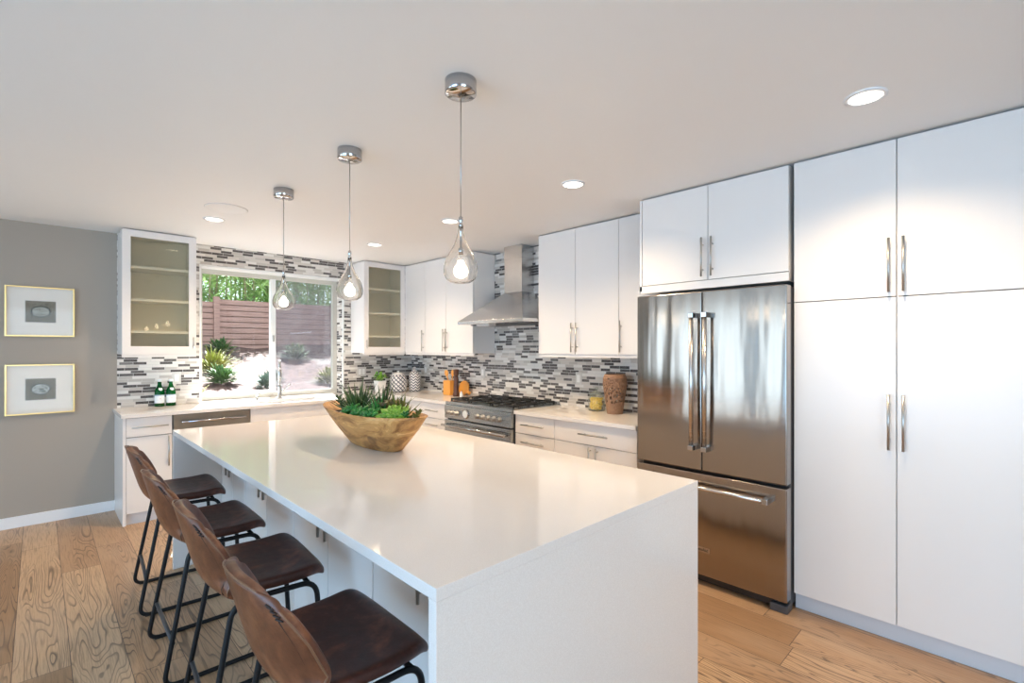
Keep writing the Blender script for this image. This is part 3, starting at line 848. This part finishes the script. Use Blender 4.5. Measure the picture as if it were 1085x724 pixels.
# ------------------------------------------------------------ bar stools (local x forward, origin on the floor)
def stool():
    t = thing('bar_stool', '', 'stool')
    # seat cushion
    def seat_fn(u, v):   # u around section, v across
        return None
    bm = _bm(); NX, NY = 15, 13
    hw = .228
    def top(sx, sy):
        x = -.145 + sx*.358
        wz = .602 + .016*max(0, (sx-.55)/.45)**1.5 * 1.0 - .035*max(0, (sx-.86)/.14)**2
        wz += .018*abs(sy)**2.2*(1-sx*.5) + .020*max(0, (.25-sx)/.25)**2
        # rounded outline
        y = sy*hw*(1 - .10*max(0, (sx-.80)/.20)**2 - .06*(1-sx)**2)
        xx = x + .006 - .022*abs(sy)**3*max(0, sx-.3)
        return xx, y, wz
    vt, vb = [], []
    for i in range(NX):
        rt, rb = [], []
        for j in range(NY):
            x, y, z = top(i/(NX-1), 2*j/(NY-1)-1)
            rt.append(bm.verts.new((x, y, z)))
            ii = i/(NX-1); jj = abs(2*j/(NY-1)-1)
            rb.append(bm.verts.new((x, y*.96, z-.043+.010*max(0, (ii-.86)/.14))))
        vt.append(rt); vb.append(rb)
    for i in range(NX-1):
        for j in range(NY-1):
            bm.faces.new((vt[i][j], vt[i+1][j], vt[i+1][j+1], vt[i][j+1])); bm.faces.new((vb[i][j], vb[i][j+1], vb[i+1][j+1], vb[i+1][j]))
    for i in range(NX-1):
        bm.faces.new((vt[i][0], vb[i][0], vb[i+1][0], vt[i+1][0])); bm.faces.new((vt[i][-1], vt[i+1][-1], vb[i+1][-1], vb[i][-1]))
    for j in range(NY-1):
        bm.faces.new((vt[0][j], vt[0][j+1], vb[0][j+1], vb[0][j])); bm.faces.new((vt[-1][j], vb[-1][j], vb[-1][j+1], vt[-1][j+1]))
    for f in bm.faces: f.smooth = True
    seat = obj('seat', bm, 'leather_seat', t); smooth_mod(seat, 2)
    # backrest shell
    pf = [(-.080, .574), (-.125, .580), (-.158, .604), (-.178, .650), (-.192, .700), (-.207, .755), (-.222, .810), (-.234, .855), (-.238, .872)]
    NV = 17
    def bp(u, s):
        k = u*(len(pf)-1); i = min(int(k), len(pf)-2); fr = k-i
        x = pf[i][0]*(1-fr)+pf[i+1][0]*fr; z = pf[i][1]*(1-fr)+pf[i+1][1]*fr
        hz = (z-.588)/.284
        half = .235 - .012*hz - .050*max(0, hz-.25)**1.6
        if hz > .75: half -= .035*((hz-.75)/.25)**2.5
        wrap = (.095 - .042*hz) * min(1, hz*4+.25)
        x += wrap*abs(s)**2.3
        z += -.040*abs(s)**3*max(0, hz-.5)*2 + .016*abs(s)**2*(1-hz)
        return Vector((x, s*half, z))
    bm = _bm(); grid(bm, lambda u, v: bp(u, 2*v-1), 16, NV)
    back = obj('backrest', bm, 'leather_back_lit', t)
    so = back.modifiers.new('s', 'SOLIDIFY'); so.thickness = .030; so.offset = 0
    smooth_mod(back, 2)
    # rim piping
    pts = [bp(k/14, -1) for k in range(2, 15)] + [bp(1, -1+2*k/12) for k in range(1, 12)] + [bp(k/14, 1) for k in range(14, 1, -1)]
    pts = [p + Vector((-.0145, 0, .002)) for p in pts]
    bm = _bm(); tube(bm, pts, .0028, 6); obj('piping', bm, 'leather_piping', back)
    for s in (-1, 1):
        bm = _bm()
        for k in range(5):
            p = bp(.915-.03*k, s*.97); q = bp(.90-.03*k, s*.87)
            d = Vector((-.0185, 0, 0)); tube(bm, [p+d, q+d], .0022, 6)
        obj('stitching', bm, 'thread_dark', back)
        bm = _bm(); tube(bm, [bp(u, s*.88) + Vector((-.0168, 0, 0)) for u in [.16+.05*k for k in range(13)]], .0013, 5)
        obj('seam', bm, 'thread_dark', back)
    # frame
    r = .0095
    for s in (-1, 1):
        y = s*.232; yt = s*.205
        pts = fillet([(-.105, yt, .560), (.168, yt, .556), (.205, y, 0+r), (-.205, y, 0+r)], .055, 8, True)
        bm = _bm(); tube(bm, pts, r, 10, closed=True); fr = obj('side_frame', bm, 'black_steel', t)
        bm = _bm(); 
        for x in (-.155, .160): tube(bm, [(x-.022, y, .0085), (x+.022, y, .0085)], .0088, 8)
        obj('foot_glide', bm, 'black_plastic', fr)
    for x, z in ((-.170, .180), (.1945, .180)):
        y = .2275 
        bm = _bm(); tube(bm, [(x, -y, z), (x, y, z)], .0085, 10); obj('footrest', bm, 'steel_grey_paint', t)
    for x in (-.06, .14):
        bm = _bm(); tube(bm, [(x, -.205, .556), (x, .205, .556)], .008, 8); obj('seat_bar', bm, 'black_steel', t)
    return t
st = stool()
SPOTS = [((.586, 1.345, 0), 0, 'brown leather bar stool nearest the camera, its tan back filling the lower edge'),
         ((.592, 2.035, 0), math.radians(-4), 'brown leather bar stool second from the camera, behind the nearest one'),
         ((.582, 2.690, 0), math.radians(-1), 'brown leather bar stool third from the camera, second from the far end'),
         ((.600, 3.430, 0), math.radians(-3.7), 'brown leather bar stool farthest from the camera, next to the white end cabinet')]
for i, (l, rz, lab) in enumerate(SPOTS):
    if i == 0: st.location = l; st.rotation_euler = (0, 0, rz); st['label'] = lab; st['group'] = 'leather bar stools along the island'
    else: dup(st, l, rz, lab, 'leather bar stools along the island')

# ------------------------------------------------------------ dough bowl with succulents
BX, BY = 1.315, 2.42
t = thing('wooden_bowl', 'long carved wooden boat-shaped bowl of succulents on the island', 'bowl', (BX, BY, CT))
def sup(a, p): 
    c, s = math.cos(a), math.sin(a); return math.copysign(abs(c)**p, c), math.copysign(abs(s)**p, s)
def bowl_ring(L0, L1, w, z, p=.8):
    out = []
    for k in range(40):
        c, s = sup(2*PI*k/40, p)
        y = s*(L1 if s > 0 else L0); x = c*w*(1-.25*abs(s)**3)
        out.append((x, y, z))
    return out
bm = _bm()
secs = [(.225, .215, .070, 0.0), (.245, .24, .084, .008), (.30, .33, .112, .06), (.362, .43, .142, .12), (.418, .535, .162, .172), (.432, .55, .166, .182),
        (.412, .525, .153, .184), (.34, .42, .125, .150), (.27, .27, .095, .10), (.18, .15, .05, .085)]
rings = []
for k, (l0, l1, w, z) in enumerate(secs):
    ring = bowl_ring(l0, l1, w, z)
    if k >= 4: ring = [(x, y, z + (.012*max(0, abs(y)/.45)**2 if k < 8 else 0)) for x, y, z in ring]
    rings.append([bm.verts.new(p) for p in ring])
for a, b in zip(rings, rings[1:]):
    for i in range(40):
        f = bm.faces.new((a[i], a[(i+1) % 40], b[(i+1) % 40], b[i])); f.smooth = True
bm.faces.new(rings[0][::-1]); bm.faces.new(rings[-1])
o = obj('bowl_shell', bm, 'carved_wood', t)
bm = _bm(); v = [bm.verts.new(p) for p in bowl_ring(.355, .45, .13, .158)]; v2 = [bm.verts.new(p) for p in bowl_ring(.29, .30, .095, .118)]
bm.faces.new(v)
for i in range(40): bm.faces.new((v[i], v2[i], v2[(i+1) % 40], v[(i+1) % 40]))
bm.faces.new(v2[::-1])
obj('soil', bm, 'soil', t)

def blade(bm, base, d, L, w, droop=.0, thick=.35, n=7, tip=1.0):
    """a fleshy tapering leaf from base along d, curving"""
    d = Vector(d).normalized(); side = d.cross(Vector((0, 0, 1)))
    if side.length < .05: side = Vector((1, 0, 0))
    side.normalize(); up = side.cross(d).normalized(); p = Vector(base); rings = []
    for k in range(n):
        s = k/(n-1); ww = w*(1-s**1.6)*(.75+.8*s*(1-s))*tip + .0006
        c = p + d*L*s + Vector((0, 0, -1))*droop*s*s
        rings.append([bm.verts.new(c + side*ww*math.cos(a) + up*ww*thick*math.sin(a)) for a in (0, PI/3, 2*PI/3, PI, 4*PI/3, 5*PI/3)])
    for a, b in zip(rings, rings[1:]):
        for i in range(6):
            f = bm.faces.new((a[i], a[(i+1) % 6], b[(i+1) % 6], b[i])); f.smooth = True
    bm.faces.new(rings[0][::-1]); bm.faces.new(rings[-1])
def aloe(loc, n, L, w, mat, lab, spread=1.0):
    bm = _bm()
    for k in range(n):
        a = k*2.399; e = .25 + 1.1*(1-k/n)*spread
        l = L*(.65+.45*random.random()); e2 = e + random.uniform(-.12, .12)
        blade(bm, (0.004*math.cos(a), .004*math.sin(a), -.005), (math.cos(a)*math.sin(e2), math.sin(a)*math.sin(e2), math.cos(e2)), l, w, droop=-l*.10)
    o = obj('succulent', bm, mat, None, loc); tag(o, lab, 'succulent', 'succulents in the wooden bowl')
def rosette(loc, n, r, mat, lab, tilt=(0, 0), fat=.55):
    bm = _bm()
    for k in range(n):
        a = k*2.399; s = 1-k/n; e = .20+1.15*s**.8; L = r*(.45+.6*s)
        d = Vector((math.cos(a)*math.sin(e), math.sin(a)*math.sin(e), math.cos(e)))
        q = d.to_track_quat('Z', 'Y').to_euler()
        ball(bm, d*L*.55, 1, L*.34, L*.34*fat, L*.55, 2, q) if False else ball(bm, d*L*.55 + Vector((0, 0, .008)), 1, L*.34, L*.34*fat, L*.58, 1, q)
    o = obj('succulent', bm, mat, None, loc); o.rotation_euler = (tilt[0], tilt[1], 0); tag(o, lab, 'succulent', 'succulents in the wooden bowl')
def sprig(loc, n, L, mat, lab, lean=(0, 0, 1)):
    bm = _bm(); d = Vector(lean).normalized()
    tube(bm, [(0, 0, -.01), tuple(d*L)], .003, 6)
    for k in range(n):
        a = k*2.399; s = k/n
        dd = (d*.45 + Vector((math.cos(a), math.sin(a), .35))).normalized()
        ball(bm, d*L*s + dd*.014, 1, .006, .006, .015, 1, dd.to_track_quat('Z', 'Y').to_euler())
    o = obj('succulent', bm, mat, None, loc); tag(o, lab, 'succulent', 'succulents in the wooden bowl')
zb = CT+.158
def B(x, y, z=0): return (BX+x, BY+y, zb+z)
aloe(B(-.01, .17), 44, .20, .013, 'aloe_green', 'large dark spiky aloe at the left middle of the wooden bowl')
aloe(B(.05, .01), 38, .19, .012, 'aloe_green', 'dark spiky aloe in the centre of the bowl, behind the bright rosettes')
aloe(B(.04, .31), 28, .13, .010, 'aloe_green', 'small dark aloe at the far left of the bowl')
aloe(B(.04, -.19), 30, .15, .012, 'olive_green', 'olive-coloured spiky plant on the right side of the bowl')
aloe(B(-.03, -.08), 34, .13, .010, 'jade_green', 'bright green narrow-leaved plant in the bowl centre')
rosette(B(-.080, .12, .012), 18, .065, 'jade_green', 'small round jade rosette at the front left rim of the bowl', (0, -.5))
rosette(B(-.090, .0, .012), 18, .060, 'jade_green', 'flat bright rosette at the front middle rim of the bowl', (0, -.5))
rosette(B(-.080, -.11, .012), 20, .066, 'jade_green', 'glossy green rosette at the front rim, right of centre', (0, -.4))
rosette(B(-.03, -.25, .012), 26, .085, 'lime_green', 'broad lime-green rosette at the right end of the bowl', (.3, -.4))
rosette(B(.03, -.13, .05), 18, .075, 'red_green', 'reddish-olive rosette standing behind the lime one')
rosette(B(-.10, .055, .0), 12, .035, 'olive_green', 'tiny olive rosette hanging over the front rim of the bowl', (0, -.8))
sprig(B(.02, .36, .0), 20, .11, 'aloe_green', 'leafy sprig leaning over the far left tip of the bowl', (-.35, .55, .75))
sprig(B(.0, .31, .0), 18, .085, 'aloe_green', 'short leafy sprig just inside the left tip of the bowl', (-.5, .2, .6))
sprig(B(.02, -.34, .0), 16, .075, 'olive_green', 'round-leaved sprig at the right tip of the bowl', (.1, -.5, .8))
sprig(B(-.01, -.31, .0), 14, .06, 'jade_green', 'short green sprig beside the lime rosette at the bowl right', (-.2, -.4, .9))

# ------------------------------------------------------------ things on the worktops
# two green bottles
def bottle(loc, lab):
    t = thing('glass_bottle', lab, 'bottle', loc, 0, 'green glass bottles')
    bm = _bm(); lathe(bm, [(.036, 0), (.038, .004), (.038, .125), (.034, .150), (.020, .180), (.0155, .200), (.015, .222), (.016, .224)], 28); obj('bottle_glass', bm, 'green_glass', t)
    bm = _bm(); lathe(bm, [(.0385, .030), (.0385, .105)], 28, cap0=False, cap1=False); lb = obj('label', bm, 'label_white', t)
    bm = _bm(); lathe(bm, [(.0388, .098), (.0388, .102)], 28, cap0=False, cap1=False); obj('label_band', bm, 'label_blue', lb)
    bm = _bm()
    for a in range(12): 
        pass
    ball(bm, (0, 0, 0), 1, .0165, .003, .019, 2, Euler((math.radians(-38), 0, 0))); bmesh.ops.rotate(bm, matrix=Euler((0, 0, math.radians(8))).to_matrix(), verts=bm.verts)
    bmesh.ops.translate(bm, vec=(.003, -.030, .158), verts=bm.verts); obj('neck_label', bm, 'label_white', t)
    bm = _bm(); s = .0045
    star = [bm.verts.new(((s if k % 2 == 0 else s*.42)*math.sin(k*PI/5), -.0392, .072+(s if k % 2 == 0 else s*.42)*math.cos(k*PI/5))) for k in range(10)]; bm.faces.new(star)
    r = bmesh.ops.extrude_face_region(bm, geom=bm.faces[:]); bmesh.ops.translate(bm, vec=(0, -.0006, 0), verts=[v for v in r['geom'] if isinstance(v, bmesh.types.BMVert)])
    obj('red_star', bm, 'label_red', lb)
    bm = _bm(); lathe(bm, [(.0165, .2242), (.0165, .242), (.014, .245)], 20); obj('cap', bm, 'label_white', t)
bottle((.800, 5.455, CT), 'left of the two green glass bottles by the grey wall')
bottle((.886, 5.455, CT), 'right of the two green glass bottles, in front of the outlet')
# potted herb
t = thing('potted_plant', 'bright green herb in a white square pot near the window corner', 'potted plant', (2.94, 5.30, CT))
bm = _bm()
a = [bm.verts.new((x*.042, y*.042, 0)) for x, y in ((-1, -1), (1, -1), (1, 1), (-1, 1))]; b = [bm.verts.new((x*.058, y*.058, .145)) for x, y in ((-1, -1), (1, -1), (1, 1), (-1, 1))]
c = [bm.verts.new((x*.050, y*.050, .145)) for x, y in ((-1, -1), (1, -1), (1, 1), (-1, 1))]; d = [bm.verts.new((x*.048, y*.048, .125)) for x, y in ((-1, -1), (1, -1), (1, 1), (-1, 1))]
for p, q in ((a, b), (b, c), (c, d)):
    for i in range(4): bm.faces.new((p[i], p[(i+1) % 4], q[(i+1) % 4], q[i]))
bm.faces.new(a[::-1]); bm.faces.new(d); bmesh.ops.bevel(bm, geom=[e for e in bm.edges if abs((e.verts[0].co-e.verts[1].co).z) > .1], offset=.008, segments=3, affect='EDGES')
obj('pot', bm, 'cup_white', t)
bm = _bm()
for k in range(60):
    a = random.uniform(0, 2*PI); e = random.uniform(.1, 1.3); d = Vector((math.cos(a)*math.sin(e), math.sin(a)*math.sin(e), math.cos(e)))
    L = random.uniform(.03, .095); p = Vector((0, 0, .140)) + d*L
    blade(bm, p, (d + Vector((random.uniform(-.5, .5), random.uniform(-.5, .5), .1))).normalized(), .045, .015, .008, .12, 5)
for k in range(9):
    a = k*.7; tube(bm, [(0.01*math.cos(a), .01*math.sin(a), .122), (.05*math.cos(a), .05*math.sin(a), .20)], .0018, 5)
obj('foliage', bm, 'basil_leaf', t)
# canisters
t = thing('ceramic_canister', 'wide grey and white woven-pattern lidded canister in the corner', 'canister', (3.165, 5.26, CT), 0, 'patterned canisters')
bm = _bm(); lathe(bm, [(.075, 0), (.095, .015), (.104, .06), (.106, .12), (.100, .17), (.080, .205), (.070, .210)], 40); obj('jar', bm, 'woven_ceramic', t)
bm = _bm(); lathe(bm, [(.072, .2105), (.070, .218), (.040, .228), (.012, .232), (.010, .240), (.016, .250), (.010, .258)], 32); obj('lid', bm, 'cup_white', t)
t = thing('ceramic_canister', 'slim grey chevron-striped lidded canister in the corner', 'canister', (3.360, 5.200, CT), 0, 'patterned canisters')
bm = _bm(); lathe(bm, [(.060, 0), (.068, .006), (.070, .02), (.070, .19), (.066, .215), (.050, .235), (.034, .243)], 40); obj('jar', bm, 'chevron_ceramic', t)
bm = _bm(); lathe(bm, [(.036, .2435), (.036, .252), (.018, .262), (.010, .268), (.015, .280), (.018, .292), (.010, .302)], 28); obj('lid', bm, 'chevron_ceramic', t)
# wooden things left of the range
t = thing('utensil_holder', 'orange wooden utensil holder left of the dark pepper mill', 'utensil holder', (3.38, 4.500, CT))
bm = _bm(); box(bm, -.05, .05, -.065, .065, 0, .165, .006)
obj('block', bm, 'orange_wood', t)
def spoon(loc, lean, lab, holes=False):
    bm = _bm(); d = Vector(lean).normalized()
    tube(bm, [(0, 0, 0), tuple(d*.06)], .007, 8)
    ball(bm, tuple(d*.085), 1, .012, .030, .038, 3, d.to_track_quat('Z', 'Y').to_euler())
    o = obj('wooden_spoon', bm, 'orange_wood', None, loc); tag(o, lab, 'spoon', 'wooden spoons in the utensil holder'); return o
spoon((3.38, 4.535, CT+.166), (-.05, .35, 1), 'wooden spoon leaning left out of the utensil holder')
spoon((3.39, 4.475, CT+.166), (.0, -.15, 1), 'wooden spoon standing beside the pepper mill in the utensil holder')
t = thing('pepper_mill', 'tall dark wooden pepper mill between the orange holder and board', 'pepper mill', (3.325, 4.315, CT))
bm = _bm(); lathe(bm, [(.036, 0), (.036, .02), (.030, .05), (.027, .12), (.024, .17), (.026, .20), (.022, .215), (.022, .222)], 28); obj('body', bm, 'mill_wood', t)
bm = _bm(); lathe(bm, [(.022, .2225), (.028, .235), (.031, .255), (.028, .275), (.034, .285), (.030, .297), (.010, .300)], 28); obj('head', bm, 'mill_wood', t)
t = thing('cutting_board', 'rounded orange wooden cutting board leaning on the mosaic right of the pepper mill', 'cutting board', (3.47, 4.36, CT))
bm = _bm()
q = bmesh.ops.create_cone(bm, cap_ends=True, segments=40, radius1=.082, radius2=.082, depth=.018)
bmesh.ops.rotate(bm, matrix=Euler((0, PI/2, 0)).to_matrix(), verts=bm.verts)
box(bm, -.009, .009, -.135, -.065, -.016, .016, .004)
bmesh.ops.rotate(bm, matrix=Euler((math.radians(25), 0, 0)).to_matrix(), verts=bm.verts)
bmesh.ops.rotate(bm, matrix=Euler((0, math.radians(12), 0)).to_matrix(), verts=bm.verts)
bmesh.ops.translate(bm, vec=(0, 0, -min(v.co.z for v in bm.verts)), verts=bm.verts)
obj('board', bm, 'orange_wood', t)
t = thing('salt_shaker', 'small white shaker between the cutting board and the range', 'shaker', (3.30, 4.19, CT))
bm = _bm(); lathe(bm, [(.018, 0), (.020, .01), (.014, .045), (.010, .055)], 20); obj('body', bm, 'cup_white', t)
bm = _bm(); lathe(bm, [(.0105, .0552), (.013, .06), (.008, .070)], 20); obj('cap', bm, 'chrome', t)
# yellow jar
t = thing('glass_jar', 'lidded glass jar of yellow pasta beside the perforated vase', 'jar', (3.410, 2.482, CT))
bm = _bm(); lathe(bm, [(.064, 0), (.068, .005), (.070, .02), (.070, .105), (.062, .128), (.050, .138)], 36, cap1=False); g = obj('jar_body', bm, 'jar_glass', t)
bm = _bm()
for k in range(170):
    a = random.uniform(0, 2*PI); r = .050*math.sqrt(random.random()); z = .014 + random.random()*.094
    ball(bm, (r*math.cos(a), r*math.sin(a), z), 1, .007, .007, .015, 1, Euler((random.uniform(0, 3), random.uniform(0, 3), 0)))
lathe(bm, [(.040, .010), (.042, .095)], 20)
o = obj('pasta', bm, 'yellow_pasta', t); tag(o, kind='stuff')
bm = _bm(); lathe(bm, [(.052, .1385), (.056, .142), (.056, .150), (.045, .158), (.014, .166), (.010, .172), (.018, .184), (.018, .192), (.008, .200)], 32); obj('lid', bm, 'jar_glass', t)
# perforated vase
t = thing('perforated_vase', 'tall terracotta-coloured vase with cut-out holes beside the refrigerator', 'vase', (3.36, 2.264, CT))
bm = _bm(); NU, NV = 120, 184; Hh = .320
prof = [(.062, 0), (.066, .02), (.072, .07), (.084, .15), (.094, .21), (.097, .25), (.094, .295), (.082, .320)]
def pr(z):
    for (r0, z0), (r1, z1) in zip(prof, prof[1:]):
        if z <= z1: s = (z-z0)/(z1-z0); s = s; return r0+(r1-r0)*s
    return prof[-1][0]
holes = []
rnd = random.Random(3)
for _ in range(1500):
    a = rnd.uniform(0, 2*PI); z = rnd.uniform(.095, .285)
    big = max(0, 1-abs(z-.14)/.09); ra = .0052+.0035*big; rz = .0055+.010*big
    if all((((a-b+PI) % (2*PI)-PI)*pr(z))**2/(ra+rb+.0025)**2 + (z-w)**2/(rz+rw+.003)**2 > 1 for b, w, rb, rw in holes): holes.append((a, z, ra, rz))
    if len(holes) > 170: break
vs = [[bm.verts.new((pr(Hh*i/NU)*math.cos(2*PI*j/NV), pr(Hh*i/NU)*math.sin(2*PI*j/NV), Hh*i/NU)) for j in range(NV)] for i in range(NU+1)]
for i in range(NU):
    z = Hh*(i+.5)/NU
    hs = [h for h in holes if abs(h[1]-z) < .02]
    for j in range(NV):
        a = 2*PI*(j+.5)/NV
        if any((((a-b+PI) % (2*PI)-PI)*pr(z))**2/ra**2 + (z-w)**2/rw**2 < 1 for b, w, ra, rw in hs): continue
        f = bm.faces.new((vs[i][j], vs[i][(j+1) % NV], vs[i+1][(j+1) % NV], vs[i+1][j])); f.smooth = True
bm.faces.new(vs[0][::-1])
bmesh.ops.delete(bm, geom=[v for v in bm.verts if not v.link_faces], context='VERTS')
o = obj('vase_shell', bm, 'terracotta_weave', t); s = o.modifiers.new('s', 'SOLIDIFY'); s.thickness = .004; s.offset = -1

# ------------------------------------------------------------ garden outside the window
def slope(y, x=0):
    s = min(max((y-6.4)/6.6, 0), 1.3)
    return .55 + .95*s + .05*math.sin(x*1.7+y*1.3) + .03*math.sin(x*4.1-y*2.3)
bm = _bm(); grid(bm, lambda u, v: Vector((-7+22*v, 5.80+11*u, slope(5.8+11*u, -7+22*v))), 60, 90)
o = obj('garden_slope', bm, 'bark_mulch'); o['kind'] = 'structure'
YFN = 13.0
t = thing('garden_fence', 'brown horizontal-board wooden fence across the garden', 'fence', (3.0, YFN, 1.45))
posts = [-8.4, -5.6, -3.0, .0, 2.8, 5.6]
for k, px in enumerate(posts):
    bx('post', (px-.06, px+.06, -.03, .09, -.15, 1.19), 'fence_wood', t)
for k in range(len(posts)-1):
    x0, x1 = posts[k]+.062, posts[k+1]-.062; dz = -.06 if k < 3 else 0.0
    if k == 2: dz = -.07
    bm = _bm()
    for j in range(9):
        z = -.05 + j*.134 + dz; box(bm, x0, x1, .02, .045, z, z+.112)
    obj('board_panel', bm, 'fence_wood', t)
    bx('gap_shade_panel', (x0, x1, .047, .055, -.05+dz, 1.13+dz), 'mill_wood', t)  # dark panel added behind the boards to paint the shadow lines between them
# bamboo thicket behind the fence
bm = _bm(); bl = _bm()
for k in range(210):
    x = random.uniform(-3.5, 10.5); y = random.uniform(14.3, 16.5); h = random.uniform(3.2, 5.0); lx = random.uniform(-.4, .4)
    tube(bm, [(x, y, 1.3), (x+lx*.3, y, 1.3+h*.5), (x+lx, y-.3, 1.3+h)], .022, 5)
    for j in range(150):
        s = random.uniform(.12, 1); p = Vector((x+lx*s+random.uniform(-.35, .35), y-.3*s+random.uniform(-.3, .3), 1.3+h*s))
        a = random.uniform(0, 2*PI); d = Vector((math.cos(a), math.sin(a), random.uniform(-.9, .3))).normalized(); L = random.uniform(.2, .42)
        w = d.cross(Vector((random.uniform(-.5, .5), random.uniform(-.5, .5), 1))).normalized() * .026
        v = [bl.verts.new(q) for q in (p, p+d*L*.4+w, p+d*L+Vector((0, 0, -.05)), p+d*L*.4-w)]; bl.faces.new(v)
th = thing('bamboo_thicket', 'tall green bamboo thicket growing behind the wooden fence', 'bamboo', (0, 0, 0)); th['kind'] = 'stuff'
c1 = obj('canes', bm, 'bamboo_cane', th, recalc=False); c1['kind'] = 'stuff'
c2 = obj('leaves', bl, 'bamboo_leaf', th, recalc=False); c2['kind'] = 'stuff'
def shrub(name, x, y, r, n, mat, lab, L=.16, w=.02, cat='shrub', h=1.0):
    bm = _bm()
    for k in range(n):
        a = random.uniform(0, 2*PI); e = math.acos(random.uniform(0, 1)); d = Vector((math.cos(a)*math.sin(e), math.sin(a)*math.sin(e), math.cos(e)*h))
        p = d*r*random.uniform(.25, .95)
        blade(bm, p, d + Vector((0, 0, .2)), L*random.uniform(.6, 1.2), w, L*.2, .15, 4)
    tube(bm, [(0, 0, -.05), (0, 0, r*.6)], .015, 6)
    o = obj(name, bm, mat, None, (x, y, slope(y, x)+.02)); tag(o, lab, cat, 'garden plants on the mulched slope'); return o
shrub('shrub', 1.98, 8.3, .22, 260, 'garden_green', 'round green shrub in the middle of the left window view', .12, .03)
shrub('shrub', 2.55, 8.1, .17, 220, 'garden_silver', 'grey-green shrub low in the left window view', .12, .02)
shrub('shrub', 1.45, 7.4, .17, 200, 'garden_yellow', 'yellow-green low plant at the lower left of the window', .14, .02)
shrub('shrub', 2.20, 9.8, .30, 280, 'garden_yellow', 'yellow spiky plant below the fence post', .28, .018)
shrub('shrub', 3.90, 10.6, .28, 260, 'garden_green', 'green shrub with pale top beside the window mullion', .16, .03)
shrub('shrub', 1.70, 11.0, .26, 240, 'garden_silver', 'pale silvery plant at the left foot of the fence', .16, .02)
shrub('shrub', 3.65, 8.4, .22, 220, 'garden_yellow', 'yellowish plant seen through the screen left side', .14, .02)
shrub('shrub', 4.35, 7.6, .22, 240, 'garden_green', 'green shrub low right behind the window screen', .14, .03)
shrub('shrub', 5.40, 9.3, .26, 240, 'garden_green', 'green shrub at the right behind the window screen', .15, .03)
shrub('shrub', 4.65, 9.8, .18, 200, 'garden_green', 'small green shrub mid screen below the fence', .14, .03)
shrub('shrub', 2.95, 9.0, .15, 160, 'garden_silver', 'small pale plant between the round green shrub and the mullion', .12, .02)
shrub('shrub', 2.75, 11.6, .26, 200, 'garden_green', 'low green plant at the foot of the fence, right of its post', .16, .03)
shrub('shrub', 1.40, 10.4, .20, 180, 'garden_silver', 'silvery low plant left of the yellow spiky one', .14, .02)
def garden_tree(x, y, lab, pale=True):
    t = thing('young_tree', lab, 'tree', (x, y, slope(y, x)-.02))
    bm = _bm(); tube(bm, [(0, 0, 0), (.02, 0, .9), (.0, 0, 1.7), (.05, 0, 2.3)], [.035, .03, .022, .012], 8)
    for k in range(10):
        a = random.uniform(0, 2*PI); z = .9+k*.13; tube(bm, [(0.01, 0, z), (.4*math.cos(a), .4*math.sin(a), z+.3)], .008, 5)
    obj('trunk', bm, 'cup_white', t)
    bm = _bm()
    for k in range(420):
        a = random.uniform(0, 2*PI); r = .48*random.random()**.5; z = random.uniform(.75, 2.6)
        blade(bm, (r*math.cos(a), r*math.sin(a), z), (math.cos(a), math.sin(a), random.uniform(-.6, .4)), .13, .03, .03, .1, 4)
    obj('foliage', bm, 'garden_green', t, recalc=False)
garden_tree(1.35, 9.2, 'slender pale-trunked young tree at the left edge of the window view')
